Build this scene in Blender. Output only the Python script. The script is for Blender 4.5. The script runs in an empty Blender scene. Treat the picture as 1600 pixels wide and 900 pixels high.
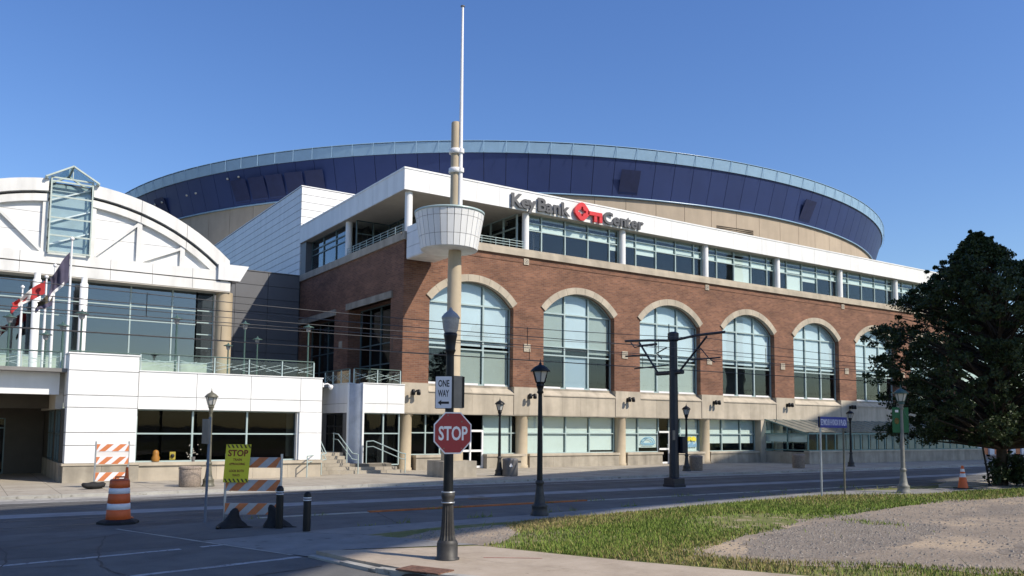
import bpy, bmesh, math, random
import numpy as np
from mathutils import Vector, Matrix
random.seed(7); rng = np.random.default_rng(7)
S = bpy.context.scene
COL = S.collection
rad = math.radians

# ------------------------------------------------------------------ camera
FPX, YAW, PITCH, ROLL, SHY, EYE = 1302.5, rad(33.587), rad(4.7656), rad(0.4939), 109.8, 2.3
_F = np.array([math.sin(YAW)*math.cos(PITCH), math.cos(YAW)*math.cos(PITCH), math.sin(PITCH)])
_R = np.array([math.cos(YAW), -math.sin(YAW), 0.0]); _U = np.cross(_R, _F)
_c, _s = math.cos(ROLL), math.sin(ROLL)
CR, CU = _c*_R + _s*_U, -_s*_R + _c*_U
cam = bpy.data.cameras.new('camera'); camo = bpy.data.objects.new('camera', cam); COL.objects.link(camo)
m = Matrix.Identity(4)
for i in range(3):
    m[i][0], m[i][1], m[i][2] = CR[i], CU[i], -_F[i]
m[0][3], m[1][3], m[2][3] = 0, 0, EYE
camo.matrix_world = m
cam.sensor_width = 36; cam.lens = 36*FPX/1600; cam.shift_y = SHY/1600
cam.clip_start = 0.1; cam.clip_end = 5000
S.camera = camo
# ------------------------------------------------------------------ light
SUN_EL, SUN_AZ = rad(42), math.atan2(0.482, -0.876)      # azimuth from +Y towards +X
w = bpy.data.worlds.new('World'); S.world = w; w.use_nodes = True
nt = w.node_tree; nt.nodes.clear()
sky = nt.nodes.new('ShaderNodeTexSky'); sky.sky_type = 'NISHITA'; sky.sun_disc = False
sky.sun_elevation = SUN_EL; sky.sun_rotation = SUN_AZ
sky.air_density = 1.25; sky.dust_density = 0.6; sky.ozone_density = 5.5
bg = nt.nodes.new('ShaderNodeBackground'); bg.inputs[1].default_value = 0.145
wo = nt.nodes.new('ShaderNodeOutputWorld')
hs = nt.nodes.new('ShaderNodeHueSaturation'); hs.inputs['Saturation'].default_value = 1.16; hs.inputs['Hue'].default_value = 0.513
nt.links.new(sky.outputs[0], hs.inputs['Color']); nt.links.new(hs.outputs[0], bg.inputs[0]); nt.links.new(bg.outputs[0], wo.inputs[0])
sl = bpy.data.lights.new('sun', 'SUN'); sl.energy = 5.0; sl.angle = rad(0.5); sl.color = (1.0, 0.905, 0.77)
so = bpy.data.objects.new('sun', sl); COL.objects.link(so)
tosun = Vector((0.482*math.cos(SUN_EL), -0.876*math.cos(SUN_EL), math.sin(SUN_EL)))
so.rotation_euler = tosun.to_track_quat('Z', 'Y').to_euler(); so.location = (30, -40, 80)
S.view_settings.view_transform = 'Standard'; S.view_settings.look = 'None'
S.view_settings.exposure = 0.12; S.view_settings.gamma = 1.0
S.cycles.max_bounces = 8; S.cycles.transparent_max_bounces = 16

# ------------------------------------------------------------------ materials
MATS = {}
def mat(name, col, rough=0.7, metal=0.0, var=0.12, scale=1.5, bump=0.0, bscale=40.0, spec=0.5, col2=None, stretch=(1,1,1), rnd=0.0, streak=0.0):
    """principled material: base colour broken up by two noises, optional fine bump, vertical streaks, per-object variation"""
    if name in MATS: return MATS[name]
    M = bpy.data.materials.new(name); M.use_nodes = True; t = M.node_tree; n = t.nodes; L = t.links
    b = n['Principled BSDF']; b.inputs['Roughness'].default_value = rough; b.inputs['Metallic'].default_value = metal
    b.inputs['Specular IOR Level'].default_value = spec
    geo = n.new('ShaderNodeNewGeometry')
    mp = n.new('ShaderNodeMapping'); mp.inputs['Scale'].default_value = stretch; L.new(geo.outputs['Position'], mp.inputs[0])
    nz = n.new('ShaderNodeTexNoise'); nz.inputs['Scale'].default_value = scale; nz.inputs['Detail'].default_value = 8; nz.inputs['Roughness'].default_value = 0.65
    L.new(mp.outputs[0], nz.inputs['Vector'])
    c2 = col2 or tuple(max(0, c*(1-2.2*var)) for c in col)
    c1 = tuple(min(1, c*(1+0.6*var)) for c in col) if col2 is None else col
    rp = n.new('ShaderNodeValToRGB'); rp.color_ramp.elements[0].position = 0.3; rp.color_ramp.elements[1].position = 0.7
    rp.color_ramp.elements[0].color = (*c2, 1); rp.color_ramp.elements[1].color = (*c1, 1)
    L.new(nz.outputs['Fac'], rp.inputs[0]); out = rp.outputs[0]
    if streak:
        m2 = n.new('ShaderNodeMapping'); m2.inputs['Scale'].default_value = (1.0, 1.0, 0.16); L.new(geo.outputs['Position'], m2.inputs[0])
        n2 = n.new('ShaderNodeTexNoise'); n2.inputs['Scale'].default_value = 1.6; n2.inputs['Detail'].default_value = 6; L.new(m2.outputs[0], n2.inputs['Vector'])
        r2 = n.new('ShaderNodeMapRange'); r2.inputs[1].default_value = 0.42; r2.inputs[2].default_value = 0.75; r2.inputs[3].default_value = 1.0; r2.inputs[4].default_value = 1.0-streak
        L.new(n2.outputs['Fac'], r2.inputs[0])
        mx = n.new('ShaderNodeMix'); mx.data_type = 'RGBA'; mx.blend_type = 'MULTIPLY'; mx.inputs[0].default_value = 1
        L.new(out, mx.inputs[6]); L.new(r2.outputs[0], mx.inputs[7]); out = mx.outputs[2]
    if rnd:
        oi = n.new('ShaderNodeObjectInfo'); r3 = n.new('ShaderNodeMapRange'); r3.inputs[3].default_value = 1-rnd; r3.inputs[4].default_value = 1+rnd*0.5
        L.new(oi.outputs['Random'], r3.inputs[0])
        mx = n.new('ShaderNodeMix'); mx.data_type = 'RGBA'; mx.blend_type = 'MULTIPLY'; mx.inputs[0].default_value = 1
        L.new(out, mx.inputs[6]); L.new(r3.outputs[0], mx.inputs[7]); out = mx.outputs[2]
    L.new(out, b.inputs['Base Color'])
    if bump:
        n4 = n.new('ShaderNodeTexNoise'); n4.inputs['Scale'].default_value = bscale; n4.inputs['Detail'].default_value = 4; L.new(mp.outputs[0], n4.inputs['Vector'])
        bp = n.new('ShaderNodeBump'); bp.inputs['Strength'].default_value = bump; bp.inputs['Distance'].default_value = 0.02
        L.new(n4.outputs['Fac'], bp.inputs['Height']); L.new(bp.outputs[0], b.inputs['Normal'])
    MATS[name] = M; return M

def glass_mat(name, tint, refl, base, gcol=(1, 1, 1)):
    """clear sheet: tinted see-through plus a mirror coat that grows at grazing angles"""
    M = bpy.data.materials.new(name); M.use_nodes = True; t = M.node_tree; n = t.nodes; L = t.links; n.clear()
    o = n.new('ShaderNodeOutputMaterial'); tr = n.new('ShaderNodeBsdfTransparent'); tr.inputs[0].default_value = (*tint, 1)
    gl = n.new('ShaderNodeBsdfGlossy'); gl.inputs['Roughness'].default_value = 0.02; gl.inputs[0].default_value = (*gcol, 1)
    lw = n.new('ShaderNodeLayerWeight'); lw.inputs[0].default_value = 0.5; pw = n.new('ShaderNodeMath'); pw.operation = 'POWER'; pw.inputs[1].default_value = 4.5; L.new(lw.outputs['Facing'], pw.inputs[0]); fr = n.new('ShaderNodeMath'); fr.operation = 'MULTIPLY'; fr.inputs[1].default_value = refl; L.new(pw.outputs[0], fr.inputs[0])
    # slow waviness of real panes
    geo = n.new('ShaderNodeNewGeometry'); nz = n.new('ShaderNodeTexNoise'); nz.inputs['Scale'].default_value = 0.9; nz.inputs['Detail'].default_value = 1
    L.new(geo.outputs['Position'], nz.inputs['Vector'])
    bp = n.new('ShaderNodeBump'); bp.inputs['Strength'].default_value = 0.05; bp.inputs['Distance'].default_value = 0.05
    L.new(nz.outputs['Fac'], bp.inputs['Height']); L.new(bp.outputs[0], gl.inputs['Normal'])
    ad = n.new('ShaderNodeMath'); ad.operation = 'ADD'; ad.use_clamp = True; ad.inputs[1].default_value = base
    L.new(fr.outputs[0], ad.inputs[0])
    mx = n.new('ShaderNodeMixShader'); L.new(ad.outputs[0], mx.inputs[0]); L.new(tr.outputs[0], mx.inputs[1]); L.new(gl.outputs[0], mx.inputs[2])
    L.new(mx.outputs[0], o.inputs[0]); return M

def brick_mat():
    M = bpy.data.materials.new('red brick'); M.use_nodes = True; t = M.node_tree; n = t.nodes; L = t.links
    b = n['Principled BSDF']; b.inputs['Roughness'].default_value = 0.88
    geo = n.new('ShaderNodeNewGeometry'); sp = n.new('ShaderNodeSeparateXYZ'); L.new(geo.outputs['Position'], sp.inputs[0])
    ad = n.new('ShaderNodeMath'); ad.operation = 'ADD'; L.new(sp.outputs[0], ad.inputs[0]); L.new(sp.outputs[1], ad.inputs[1])
    cb = n.new('ShaderNodeCombineXYZ'); L.new(ad.outputs[0], cb.inputs[0]); L.new(sp.outputs[2], cb.inputs[1])
    br = n.new('ShaderNodeTexBrick'); br.inputs['Scale'].default_value = 1.0; br.inputs['Brick Width'].default_value = 0.30; br.inputs['Row Height'].default_value = 0.10
    br.inputs['Mortar Size'].default_value = 0.009; br.inputs['Bias'].default_value = -0.1
    br.inputs['Color1'].default_value = (0.228, 0.106, 0.060, 1); br.inputs['Color2'].default_value = (0.140, 0.062, 0.038, 1); br.inputs['Mortar'].default_value = (0.21, 0.145, 0.112, 1)
    L.new(cb.outputs[0], br.inputs['Vector'])
    nz = n.new('ShaderNodeTexNoise'); nz.inputs['Scale'].default_value = 0.45; nz.inputs['Detail'].default_value = 9; nz.inputs['Roughness'].default_value = 0.7
    mp = n.new('ShaderNodeMapping'); mp.inputs['Scale'].default_value = (1, 1, 2.6); L.new(geo.outputs['Position'], mp.inputs[0]); L.new(mp.outputs[0], nz.inputs['Vector'])
    rp = n.new('ShaderNodeMapRange'); rp.inputs[1].default_value = 0.3; rp.inputs[2].default_value = 0.72; rp.inputs[3].default_value = 0.60; rp.inputs[4].default_value = 1.40
    L.new(nz.outputs['Fac'], rp.inputs[0])
    mx = n.new('ShaderNodeMix'); mx.data_type = 'RGBA'; mx.blend_type = 'MULTIPLY'; mx.inputs[0].default_value = 1
    L.new(br.outputs['Color'], mx.inputs[6]); L.new(rp.outputs[0], mx.inputs[7]); L.new(mx.outputs[2], b.inputs['Base Color'])
    bp = n.new('ShaderNodeBump'); bp.inputs['Strength'].default_value = 0.6; bp.inputs['Distance'].default_value = 0.01
    L.new(br.outputs['Fac'], bp.inputs['Height']); bp.invert = True; L.new(bp.outputs[0], b.inputs['Normal'])
    return M

def ground_mat(name, colours, scale, rough=0.95, bump=0.5, bscale=25, spots=None, joints=None):
    """ground colour from a ramp over noise, optional speckle (colour, scale, threshold) and slab joints (size, colour)"""
    M = bpy.data.materials.new(name); M.use_nodes = True; t = M.node_tree; n = t.nodes; L = t.links
    b = n['Principled BSDF']; b.inputs['Roughness'].default_value = rough; b.inputs['Specular IOR Level'].default_value = 0.25
    geo = n.new('ShaderNodeNewGeometry')
    nz = n.new('ShaderNodeTexNoise'); nz.inputs['Scale'].default_value = scale; nz.inputs['Detail'].default_value = 10; nz.inputs['Roughness'].default_value = 0.7
    L.new(geo.outputs['Position'], nz.inputs['Vector'])
    rp = n.new('ShaderNodeValToRGB'); els = rp.color_ramp.elements
    while len(els) < len(colours): els.new(0.5)
    for i, c in enumerate(colours):
        els[i].position = 0.3 + 0.4*i/(len(colours)-1); els[i].color = (*c, 1)
    L.new(nz.outputs['Fac'], rp.inputs[0]); out = rp.outputs[0]
    if spots:
        sc, sz, th = spots
        n2 = n.new('ShaderNodeTexNoise'); n2.inputs['Scale'].default_value = sz; n2.inputs['Detail'].default_value = 3; L.new(geo.outputs['Position'], n2.inputs['Vector'])
        r2 = n.new('ShaderNodeMapRange'); r2.inputs[1].default_value = th; r2.inputs[2].default_value = th+0.12; L.new(n2.outputs['Fac'], r2.inputs[0])
        mx = n.new('ShaderNodeMix'); mx.data_type = 'RGBA'; L.new(r2.outputs[0], mx.inputs[0]); L.new(out, mx.inputs[6]); mx.inputs[7].default_value = (*sc, 1); out = mx.outputs[2]
    if joints:
        sz, jc = joints
        br = n.new('ShaderNodeTexBrick'); br.offset = 0; br.inputs['Scale'].default_value = 1; br.inputs['Brick Width'].default_value = sz; br.inputs['Row Height'].default_value = sz; br.inputs['Mortar Size'].default_value = 0.012
        L.new(geo.outputs['Position'], br.inputs['Vector'])
        mx = n.new('ShaderNodeMix'); mx.data_type = 'RGBA'; L.new(br.outputs['Fac'], mx.inputs[0]); L.new(out, mx.inputs[6]); mx.inputs[7].default_value = (*jc, 1); out = mx.outputs[2]
    L.new(out, b.inputs['Base Color'])
    n4 = n.new('ShaderNodeTexNoise'); n4.inputs['Scale'].default_value = bscale; n4.inputs['Detail'].default_value = 5; L.new(geo.outputs['Position'], n4.inputs['Vector'])
    bp = n.new('ShaderNodeBump'); bp.inputs['Strength'].default_value = bump; bp.inputs['Distance'].default_value = 0.03
    L.new(n4.outputs['Fac'], bp.inputs['Height']); L.new(bp.outputs[0], b.inputs['Normal'])
    return M

BRICK = brick_mat()
STONE = mat('limestone', (0.50, 0.44, 0.345), 0.85, var=0.10, scale=0.8, bump=0.15, rnd=0.10, streak=0.28)
STONED = mat('weathered limestone', (0.40, 0.36, 0.29), 0.9, var=0.14, scale=1.2, bump=0.2, rnd=0.06, streak=0.40)
TANCOL = mat('tan column', (0.47, 0.39, 0.27), 0.75, var=0.06, scale=1.5, streak=0.12)
WHITE = mat('white cladding', (0.80, 0.81, 0.80), 0.45, var=0.025, scale=0.7, rnd=0.03, streak=0.13)
WHITES = mat('weathered white cladding', (0.78, 0.78, 0.75), 0.5, var=0.04, scale=0.7, rnd=0.04, streak=0.22)
SEAM = mat('dark seam', (0.10, 0.10, 0.11), 0.8)
SOFFIT = mat('grey soffit', (0.48, 0.45, 0.39), 0.8, var=0.05)
GREYP = mat('grey metal panel', (0.125, 0.13, 0.14), 0.5, var=0.05, rnd=0.06)
NAVY = mat('navy panel', (0.022, 0.043, 0.145), 0.5, var=0.06, scale=0.3, rnd=0.05)
NAVYD = mat('navy louvre', (0.020, 0.030, 0.095), 0.6)
TAN = mat('tan precast', (0.44, 0.36, 0.265), 0.85, var=0.05, scale=0.5, rnd=0.05, streak=0.1)
TANSL = mat('tan louvre', (0.25, 0.20, 0.15), 0.8)
RIMG = mat('pale blue rim panel', (0.27, 0.42, 0.56), 0.25, var=0.05, rnd=0.03)
FRAME = mat('pale teal frame', (0.40, 0.50, 0.49), 0.4, metal=0.2, var=0.03)
FRAMED = mat('dark teal frame', (0.10, 0.15, 0.16), 0.4, metal=0.2, var=0.03)
GREENM = mat('green painted metal', (0.05, 0.10, 0.085), 0.45, var=0.08)
GLASS = glass_mat('window glass', (0.955, 0.985, 0.985), 0.8, 0.035, (0.85, 0.95, 1.0))
GLASSR = glass_mat('reflective glass', (0.55, 0.62, 0.64), 0.9, 0.15, (0.78, 0.83, 0.88))
GLASSC = glass_mat('clear railing glass', (0.90, 0.95, 0.94), 0.8, 0.03)
GLASSD = glass_mat('dark glass', (0.55, 0.60, 0.62), 0.7, 0.012)
BLIND = mat('pale blind', (0.60, 0.66, 0.62), 0.8, var=0.02, rnd=0.06)
BLINDB = mat('bluish blind', (0.54, 0.62, 0.665), 0.8, var=0.06, scale=0.5, rnd=0.06)
BLINDG = mat('grey green blind', (0.33, 0.37, 0.34), 0.8, var=0.03)
ROOM = mat('dark interior', (0.020, 0.022, 0.026), 0.9, var=0.3, scale=0.8)
ROOF = mat('grey roofing', (0.25, 0.25, 0.25), 0.9)
ASPH = ground_mat('asphalt', [(0.082, 0.081, 0.078), (0.115, 0.113, 0.107), (0.145, 0.14, 0.132)], 0.6, 0.88, 0.35, 60, spots=((0.15, 0.15, 0.148), 45, 0.60))
ASPHW = ground_mat('worn asphalt', [(0.095, 0.094, 0.09), (0.135, 0.133, 0.126), (0.175, 0.17, 0.158)], 0.8, 0.9, 0.4, 50, spots=((0.165, 0.165, 0.16), 40, 0.58))
CONC = ground_mat('sidewalk concrete', [(0.26, 0.23, 0.185), (0.36, 0.325, 0.265), (0.42, 0.385, 0.32)], 0.7, 0.9, 0.2, 50, spots=((0.22, 0.195, 0.16), 1.3, 0.62), joints=(1.5, (0.16, 0.145, 0.12)))
CONCP = ground_mat('footpath concrete', [(0.30, 0.245, 0.185), (0.39, 0.325, 0.25), (0.445, 0.375, 0.295)], 1.1, 0.92, 0.25, 70, spots=((0.22, 0.18, 0.14), 7, 0.66))
CONCG = ground_mat('grey concrete', [(0.17, 0.17, 0.165), (0.23, 0.225, 0.215), (0.28, 0.275, 0.26)], 0.9, 0.9, 0.3, 50, spots=((0.13, 0.125, 0.12), 3.0, 0.62))
KERB = ground_mat('kerb concrete', [(0.26, 0.25, 0.225), (0.36, 0.35, 0.315), (0.44, 0.43, 0.39)], 1.5, 0.9, 0.3, 40, spots=((0.16, 0.15, 0.13), 5, 0.6))
PAINTW = ground_mat('worn white road paint', [(0.18, 0.18, 0.18), (0.40, 0.40, 0.40), (0.52, 0.52, 0.51)], 3.0, 0.8, 0.2, 60, spots=((0.12, 0.12, 0.12), 9, 0.58))
TRACKC = ground_mat('track concrete', [(0.20, 0.205, 0.205), (0.28, 0.285, 0.285), (0.36, 0.36, 0.36)], 0.6, 0.9, 0.2, 60, spots=((0.11, 0.11, 0.11), 1.0, 0.62))
SOIL = ground_mat('grassy soil', [(0.10, 0.125, 0.035), (0.16, 0.165, 0.058), (0.26, 0.22, 0.12)], 1.1, 1.0, 0.9, 20, spots=((0.30, 0.25, 0.165), 2.2, 0.56))
DIRT = ground_mat('gravelly dirt', [(0.17, 0.143, 0.115), (0.265, 0.218, 0.17), (0.48, 0.37, 0.245)], 0.28, 1.0, 1.0, 14, spots=((0.36, 0.33, 0.29), 18, 0.60))
FARG = ground_mat('distant ground', [(0.055, 0.058, 0.05), (0.075, 0.075, 0.065), (0.06, 0.07, 0.045)], 0.02, 1.0, 0.1, 5)
GRAVELM = mat('grey stone chips', (0.27, 0.24, 0.205), 0.9, var=0.3, scale=9)
ORANGEK = mat('faded orange paint', (0.42, 0.13, 0.035), 0.7, var=0.2, scale=4)
BLACK = mat('black painted metal', (0.008, 0.009, 0.011), 0.42, var=0.25, scale=6, spec=0.3)
BLACKW = mat('worn black cast iron', (0.045, 0.042, 0.038), 0.55, var=0.35, scale=9, col2=(0.018, 0.017, 0.016))
OLIVE = mat('dull olive metal', (0.13, 0.125, 0.09), 0.5, var=0.2, scale=5)
DKBLUE = mat('dark blue painted steel', (0.010, 0.014, 0.026), 0.45, var=0.2, scale=4)
STEEL = mat('galvanised steel', (0.42, 0.45, 0.47), 0.4, metal=0.7, var=0.08, scale=8)
WHITEP = mat('white enamel', (0.80, 0.80, 0.80), 0.4, var=0.04)
RUST = mat('rusty iron', (0.20, 0.10, 0.06), 0.8, var=0.35, scale=12)
LAMPG = mat('frosted lamp glass', (0.50, 0.50, 0.47), 0.3, var=0.05)
LAMPD = mat('dusty lamp glass', (0.34, 0.35, 0.35), 0.25, var=0.12, scale=14)
SIGNRED = mat('sign red', (0.29, 0.010, 0.018), 0.45, var=0.05)
SIGNGREY = mat('sign back aluminium', (0.20, 0.185, 0.16), 0.5, metal=0.3, var=0.1, scale=6)
SIGNW = mat('reflective white sheet', (0.74, 0.74, 0.76), 0.45, var=0.03)
SIGNK = mat('sign black print', (0.01, 0.01, 0.012), 0.5)
SIGNY = mat('sign lime yellow', (0.70, 0.64, 0.03), 0.5, var=0.04)
SIGNBLUE = mat('sign blue', (0.008, 0.025, 0.27), 0.4, var=0.05)
DKRED = mat('dark red print', (0.22, 0.02, 0.01), 0.6)
LETTER = mat('charcoal letter', (0.085, 0.088, 0.095), 0.45, var=0.05)
KEYRED = mat('bright red letter', (0.62, 0.03, 0.035), 0.4, var=0.04)
ORANGE = mat('safety orange', (0.72, 0.13, 0.025), 0.55, var=0.08, scale=4)
ORANGED = mat('dull safety orange', (0.55, 0.12, 0.04), 0.6, var=0.15, scale=4)
RUBBER = mat('black rubber', (0.012, 0.012, 0.013), 0.8, var=0.3, scale=10)
PEBBLE = mat('exposed aggregate', (0.33, 0.27, 0.22), 0.95, var=0.25, scale=20, bump=0.6, bscale=60)
GREYBIN = mat('grey bin plastic', (0.15, 0.145, 0.145), 0.7, var=0.12, scale=5)
BANNER = mat('green banner cloth', (0.02, 0.12, 0.045), 0.8, var=0.1)
BANGOLD = mat('banner gold print', (0.38, 0.30, 0.12), 0.8)
BARK = mat('bark', (0.07, 0.055, 0.042), 0.95, var=0.3, scale=8, bump=0.8, bscale=18)
FLAGN = mat('faded navy flag', (0.075, 0.068, 0.115), 0.85, var=0.15, scale=2)
FLAGR = mat('red flag cloth', (0.42, 0.03, 0.03), 0.85, var=0.1)
FLAGW = mat('white flag cloth', (0.72, 0.70, 0.68), 0.85, var=0.05)

# ------------------------------------------------------------------ builders
def wloc(o):
    v = Vector((0, 0, 0))
    while o is not None: v += o.location; o = o.parent
    return v
def tag(o, label=None, cat=None, group=None, kind=None):
    if label: o['label'] = label
    if cat: o['category'] = cat
    if group: o['group'] = group
    if kind: o['kind'] = kind
    return o
def thing(name, label, cat, loc=(0, 0, 0), group=None):
    o = bpy.data.objects.new(name, None); COL.objects.link(o); o.location = loc; o.empty_display_size = 0.2
    return tag(o, label, cat, group)
def link(name, me, parent, loc=(0, 0, 0)):
    o = bpy.data.objects.new(name, me); COL.objects.link(o); o.parent = parent; o.location = loc; return o

class MB:
    def __init__(s): s.v = []; s.f = []; s.sm = []
    def add(s, vs, fs, smooth=False):
        k = len(s.v); s.v += [tuple(p) for p in vs]; s.f += [tuple(i+k for i in f) for f in fs]; s.sm += [smooth]*len(fs); return s
    def box(s, x0, x1, y0, y1, z0, z1):
        return s.add([(x0,y0,z0),(x1,y0,z0),(x1,y1,z0),(x0,y1,z0),(x0,y0,z1),(x1,y0,z1),(x1,y1,z1),(x0,y1,z1)],
                     [(0,3,2,1),(4,5,6,7),(0,1,5,4),(1,2,6,5),(2,3,7,6),(3,0,4,7)])
    def bar(s, a, b, w, h=None, up=(0, 0, 1)):
        a, b = Vector(a), Vector(b); d = (b-a).normalized(); h = h or w
        u = Vector(up)
        if abs(d.dot(u)) > 0.98: u = Vector((1, 0, 0))
        r = d.cross(u).normalized(); u = r.cross(d)
        vs = [p + r*sx*w/2 + u*sz*h/2 for p in (a, b) for sx, sz in ((-1,-1),(1,-1),(1,1),(-1,1))]
        return s.add(vs, [(0,3,2,1),(4,5,6,7),(0,1,5,4),(1,2,6,5),(2,3,7,6),(3,0,4,7)])
    def tube(s, pts, r, n=8, caps=True):
        pts = [Vector(p) for p in pts]; rs = r if isinstance(r, (list, tuple)) else [r]*len(pts); vs = []
        prev = None
        for i, p in enumerate(pts):
            d = (pts[min(i+1, len(pts)-1)] - pts[max(i-1, 0)]).normalized()
            if prev is None:
                u = Vector((0, 0, 1)) if abs(d.z) < 0.95 else Vector((1, 0, 0)); a = d.cross(u).normalized()
            else: a = (prev - d*prev.dot(d)).normalized()
            prev = a; b = d.cross(a)
            vs += [p + (a*math.cos(2*math.pi*k/n) + b*math.sin(2*math.pi*k/n))*rs[i] for k in range(n)]
        fs = [(i*n+k, i*n+(k+1) % n, (i+1)*n+(k+1) % n, (i+1)*n+k) for i in range(len(pts)-1) for k in range(n)]
        s.add(vs, fs, True)
        if caps: s.add(vs[:n], [tuple(range(n))[::-1]]); s.add(vs[-n:], [tuple(range(n))])
        return s
    def lathe(s, prof, x=0, y=0, n=16, smooth=True, ph=0.0):
        vs = [(x + r*math.cos(2*math.pi*k/n+ph), y + r*math.sin(2*math.pi*k/n+ph), z) for r, z in prof for k in range(n)]
        fs = [(i*n+k, i*n+(k+1) % n, (i+1)*n+(k+1) % n, (i+1)*n+k) for i in range(len(prof)-1) for k in range(n)]
        s.add(vs, fs, smooth)
        if prof[0][0] > 1e-4: s.add(vs[:n], [tuple(range(n))[::-1]])
        if prof[-1][0] > 1e-4: s.add(vs[-n:], [tuple(range(n))])
        return s
    def prism(s, poly, d, f):
        """poly: list of 2D points; f maps (a,b,t) to a 3D point, extruded between t=0 and t=d"""
        n = len(poly); vs = [f(a, b, 0) for a, b in poly] + [f(a, b, d) for a, b in poly]
        fs = [tuple(range(n)), tuple(range(2*n-1, n-1, -1))] + [(i, n+i, n+(i+1) % n, (i+1) % n) for i in range(n)]
        return s.add(vs, fs)
    def mesh(s, name, m, off=Vector((0, 0, 0)), fixn=True):
        me = bpy.data.meshes.new(name)
        me.from_pydata([(p[0]-off.x, p[1]-off.y, p[2]-off.z) for p in s.v], [], s.f)
        me.polygons.foreach_set('use_smooth', s.sm)
        ms = m if isinstance(m, list) else [m]
        for q in ms: me.materials.append(q)
        if fixn:
            bm = bmesh.new(); bm.from_mesh(me); bmesh.ops.recalc_face_normals(bm, faces=bm.faces); bm.to_mesh(me); bm.free()
        me.update(); return me
    def build(s, name, m, parent=None, label=None, fixn=True):
        off = wloc(parent) if parent else Vector((0, 0, 0))
        o = link(name, s.mesh(name, m, off, fixn), parent)
        if label: o['label'] = label
        return o

_pc = {}
def piece(name, parent, m, x0, x1, y0, y1, z0, z1, label=None):
    """a small box whose mesh is shared between alike pieces"""
    d = (round(x1-x0, 3), round(y1-y0, 3), round(z1-z0, 3)); k = (m.name, d)
    if k not in _pc:
        _pc[k] = MB().box(-d[0]/2, d[0]/2, -d[1]/2, d[1]/2, -d[2]/2, d[2]/2).mesh(name, m, fixn=False)
    c = Vector(((x0+x1)/2, (y0+y1)/2, (z0+z1)/2))
    o = link(name, _pc[k], parent, c - (wloc(parent) if parent else Vector()))
    if label: o['label'] = label
    return o
def structure(o): o['kind'] = 'structure'; return o
def copy_tree(o, parent=None):
    c = o.copy(); COL.objects.link(c); c.parent = parent
    for ch in list(o.children): copy_tree(ch, c)
    return c
def lettering(name, txt, size, m, parent, org, xd=(1, 0, 0), ud=(0, 0, 1), depth=0.004, bold=0.0, align='LEFT', xs=1.0, label=None, spacing=1.0):
    cu = bpy.data.curves.new('t', 'FONT'); cu.body = txt; cu.size = size; cu.extrude = depth; cu.offset = bold; cu.align_x = align; cu.space_character = spacing
    cu.resolution_u = 3
    ob = bpy.data.objects.new('t', cu); COL.objects.link(ob)
    me = bpy.data.meshes.new_from_object(ob.evaluated_get(bpy.context.evaluated_depsgraph_get()))
    bpy.data.objects.remove(ob); bpy.data.curves.remove(cu)
    xd, ud = Vector(xd), Vector(ud); nd = xd.cross(ud); org = Vector(org) - (wloc(parent) if parent else Vector())
    for v in me.vertices: v.co = org + xd*v.co.x*xs + ud*v.co.y + nd*v.co.z
    me.materials.clear(); me.materials.append(m); me.name = name; me.update()
    o = link(name, me, parent)
    if label: o['label'] = label
    return o
def text_width(txt, size, bold=0.0, spacing=1.0):
    cu = bpy.data.curves.new('t', 'FONT'); cu.body = txt; cu.size = size; cu.offset = bold; cu.space_character = spacing
    ob = bpy.data.objects.new('t', cu); COL.objects.link(ob); bpy.context.view_layer.update()
    wd = ob.dimensions.x; bpy.data.objects.remove(ob); bpy.data.curves.remove(cu); return wd
def sheet(name, poly, z, m, thick=0.0):
    mb = MB()
    if thick: mb.prism(poly, thick, lambda a, b, t: (a, b, z-t))
    else: mb.add([(x, y, z) for x, y in poly], [tuple(range(len(poly)))])
    return structure(mb.build(name, m))
def inpoly(P, poly):
    x, y = P[:, 0], P[:, 1]; c = np.zeros(len(P), bool); n = len(poly)
    for i in range(n):
        x1, y1 = poly[i]; x2, y2 = poly[(i+1) % n]
        k = ((y1 > y) != (y2 > y)) & (x < (x2-x1)*(y-y1)/(y2-y1+1e-12)+x1); c ^= k
    return c
def smooth_line(pts, n=6):
    out = []
    P = [pts[0]] + list(pts) + [pts[-1]]
    for i in range(1, len(P)-2):
        p0, p1, p2, p3 = [np.array(q, float) for q in P[i-1:i+3]]
        for k in range(n):
            t = k/n
            out.append(tuple(0.5*((2*p1)+(-p0+p2)*t+(2*p0-5*p1+4*p2-p3)*t*t+(-p0+3*p1-3*p2+p3)*t**3)))
    out.append(tuple(pts[-1])); return out

# ================================================================== GROUND
ZR = -0.10                                             # road surface; pavements are at 0
sheet('ground', [(-1500, -1500), (1500, -1500), (1500, 1500), (-1500, 1500)], -0.35, FARG)
sheet('main_road', [(-120, 21.2), (500, 21.2), (500, 31.0), (-120, 31.0)], ZR, ASPH)
kerbline = smooth_line([(5.1, 16.2), (5.5, 15.0), (5.75, 13.5), (6.0, 12.4), (6.55, 11.5), (7.4, 10.0), (9.0, 6.5), (11, 2), (13, -6), (15, -60)])
sheet('side_road', [(-9, 21.2), (-9, -60)] + kerbline[::-1] + [(5.0, 17.0), (3.2, 21.2)], ZR, ASPHW)
sheet('side_road_verge', [(-120, 21.2), (-120, -60), (-9, -60), (-9, 21.2)], -0.02, CONCG, 0.3)
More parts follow.
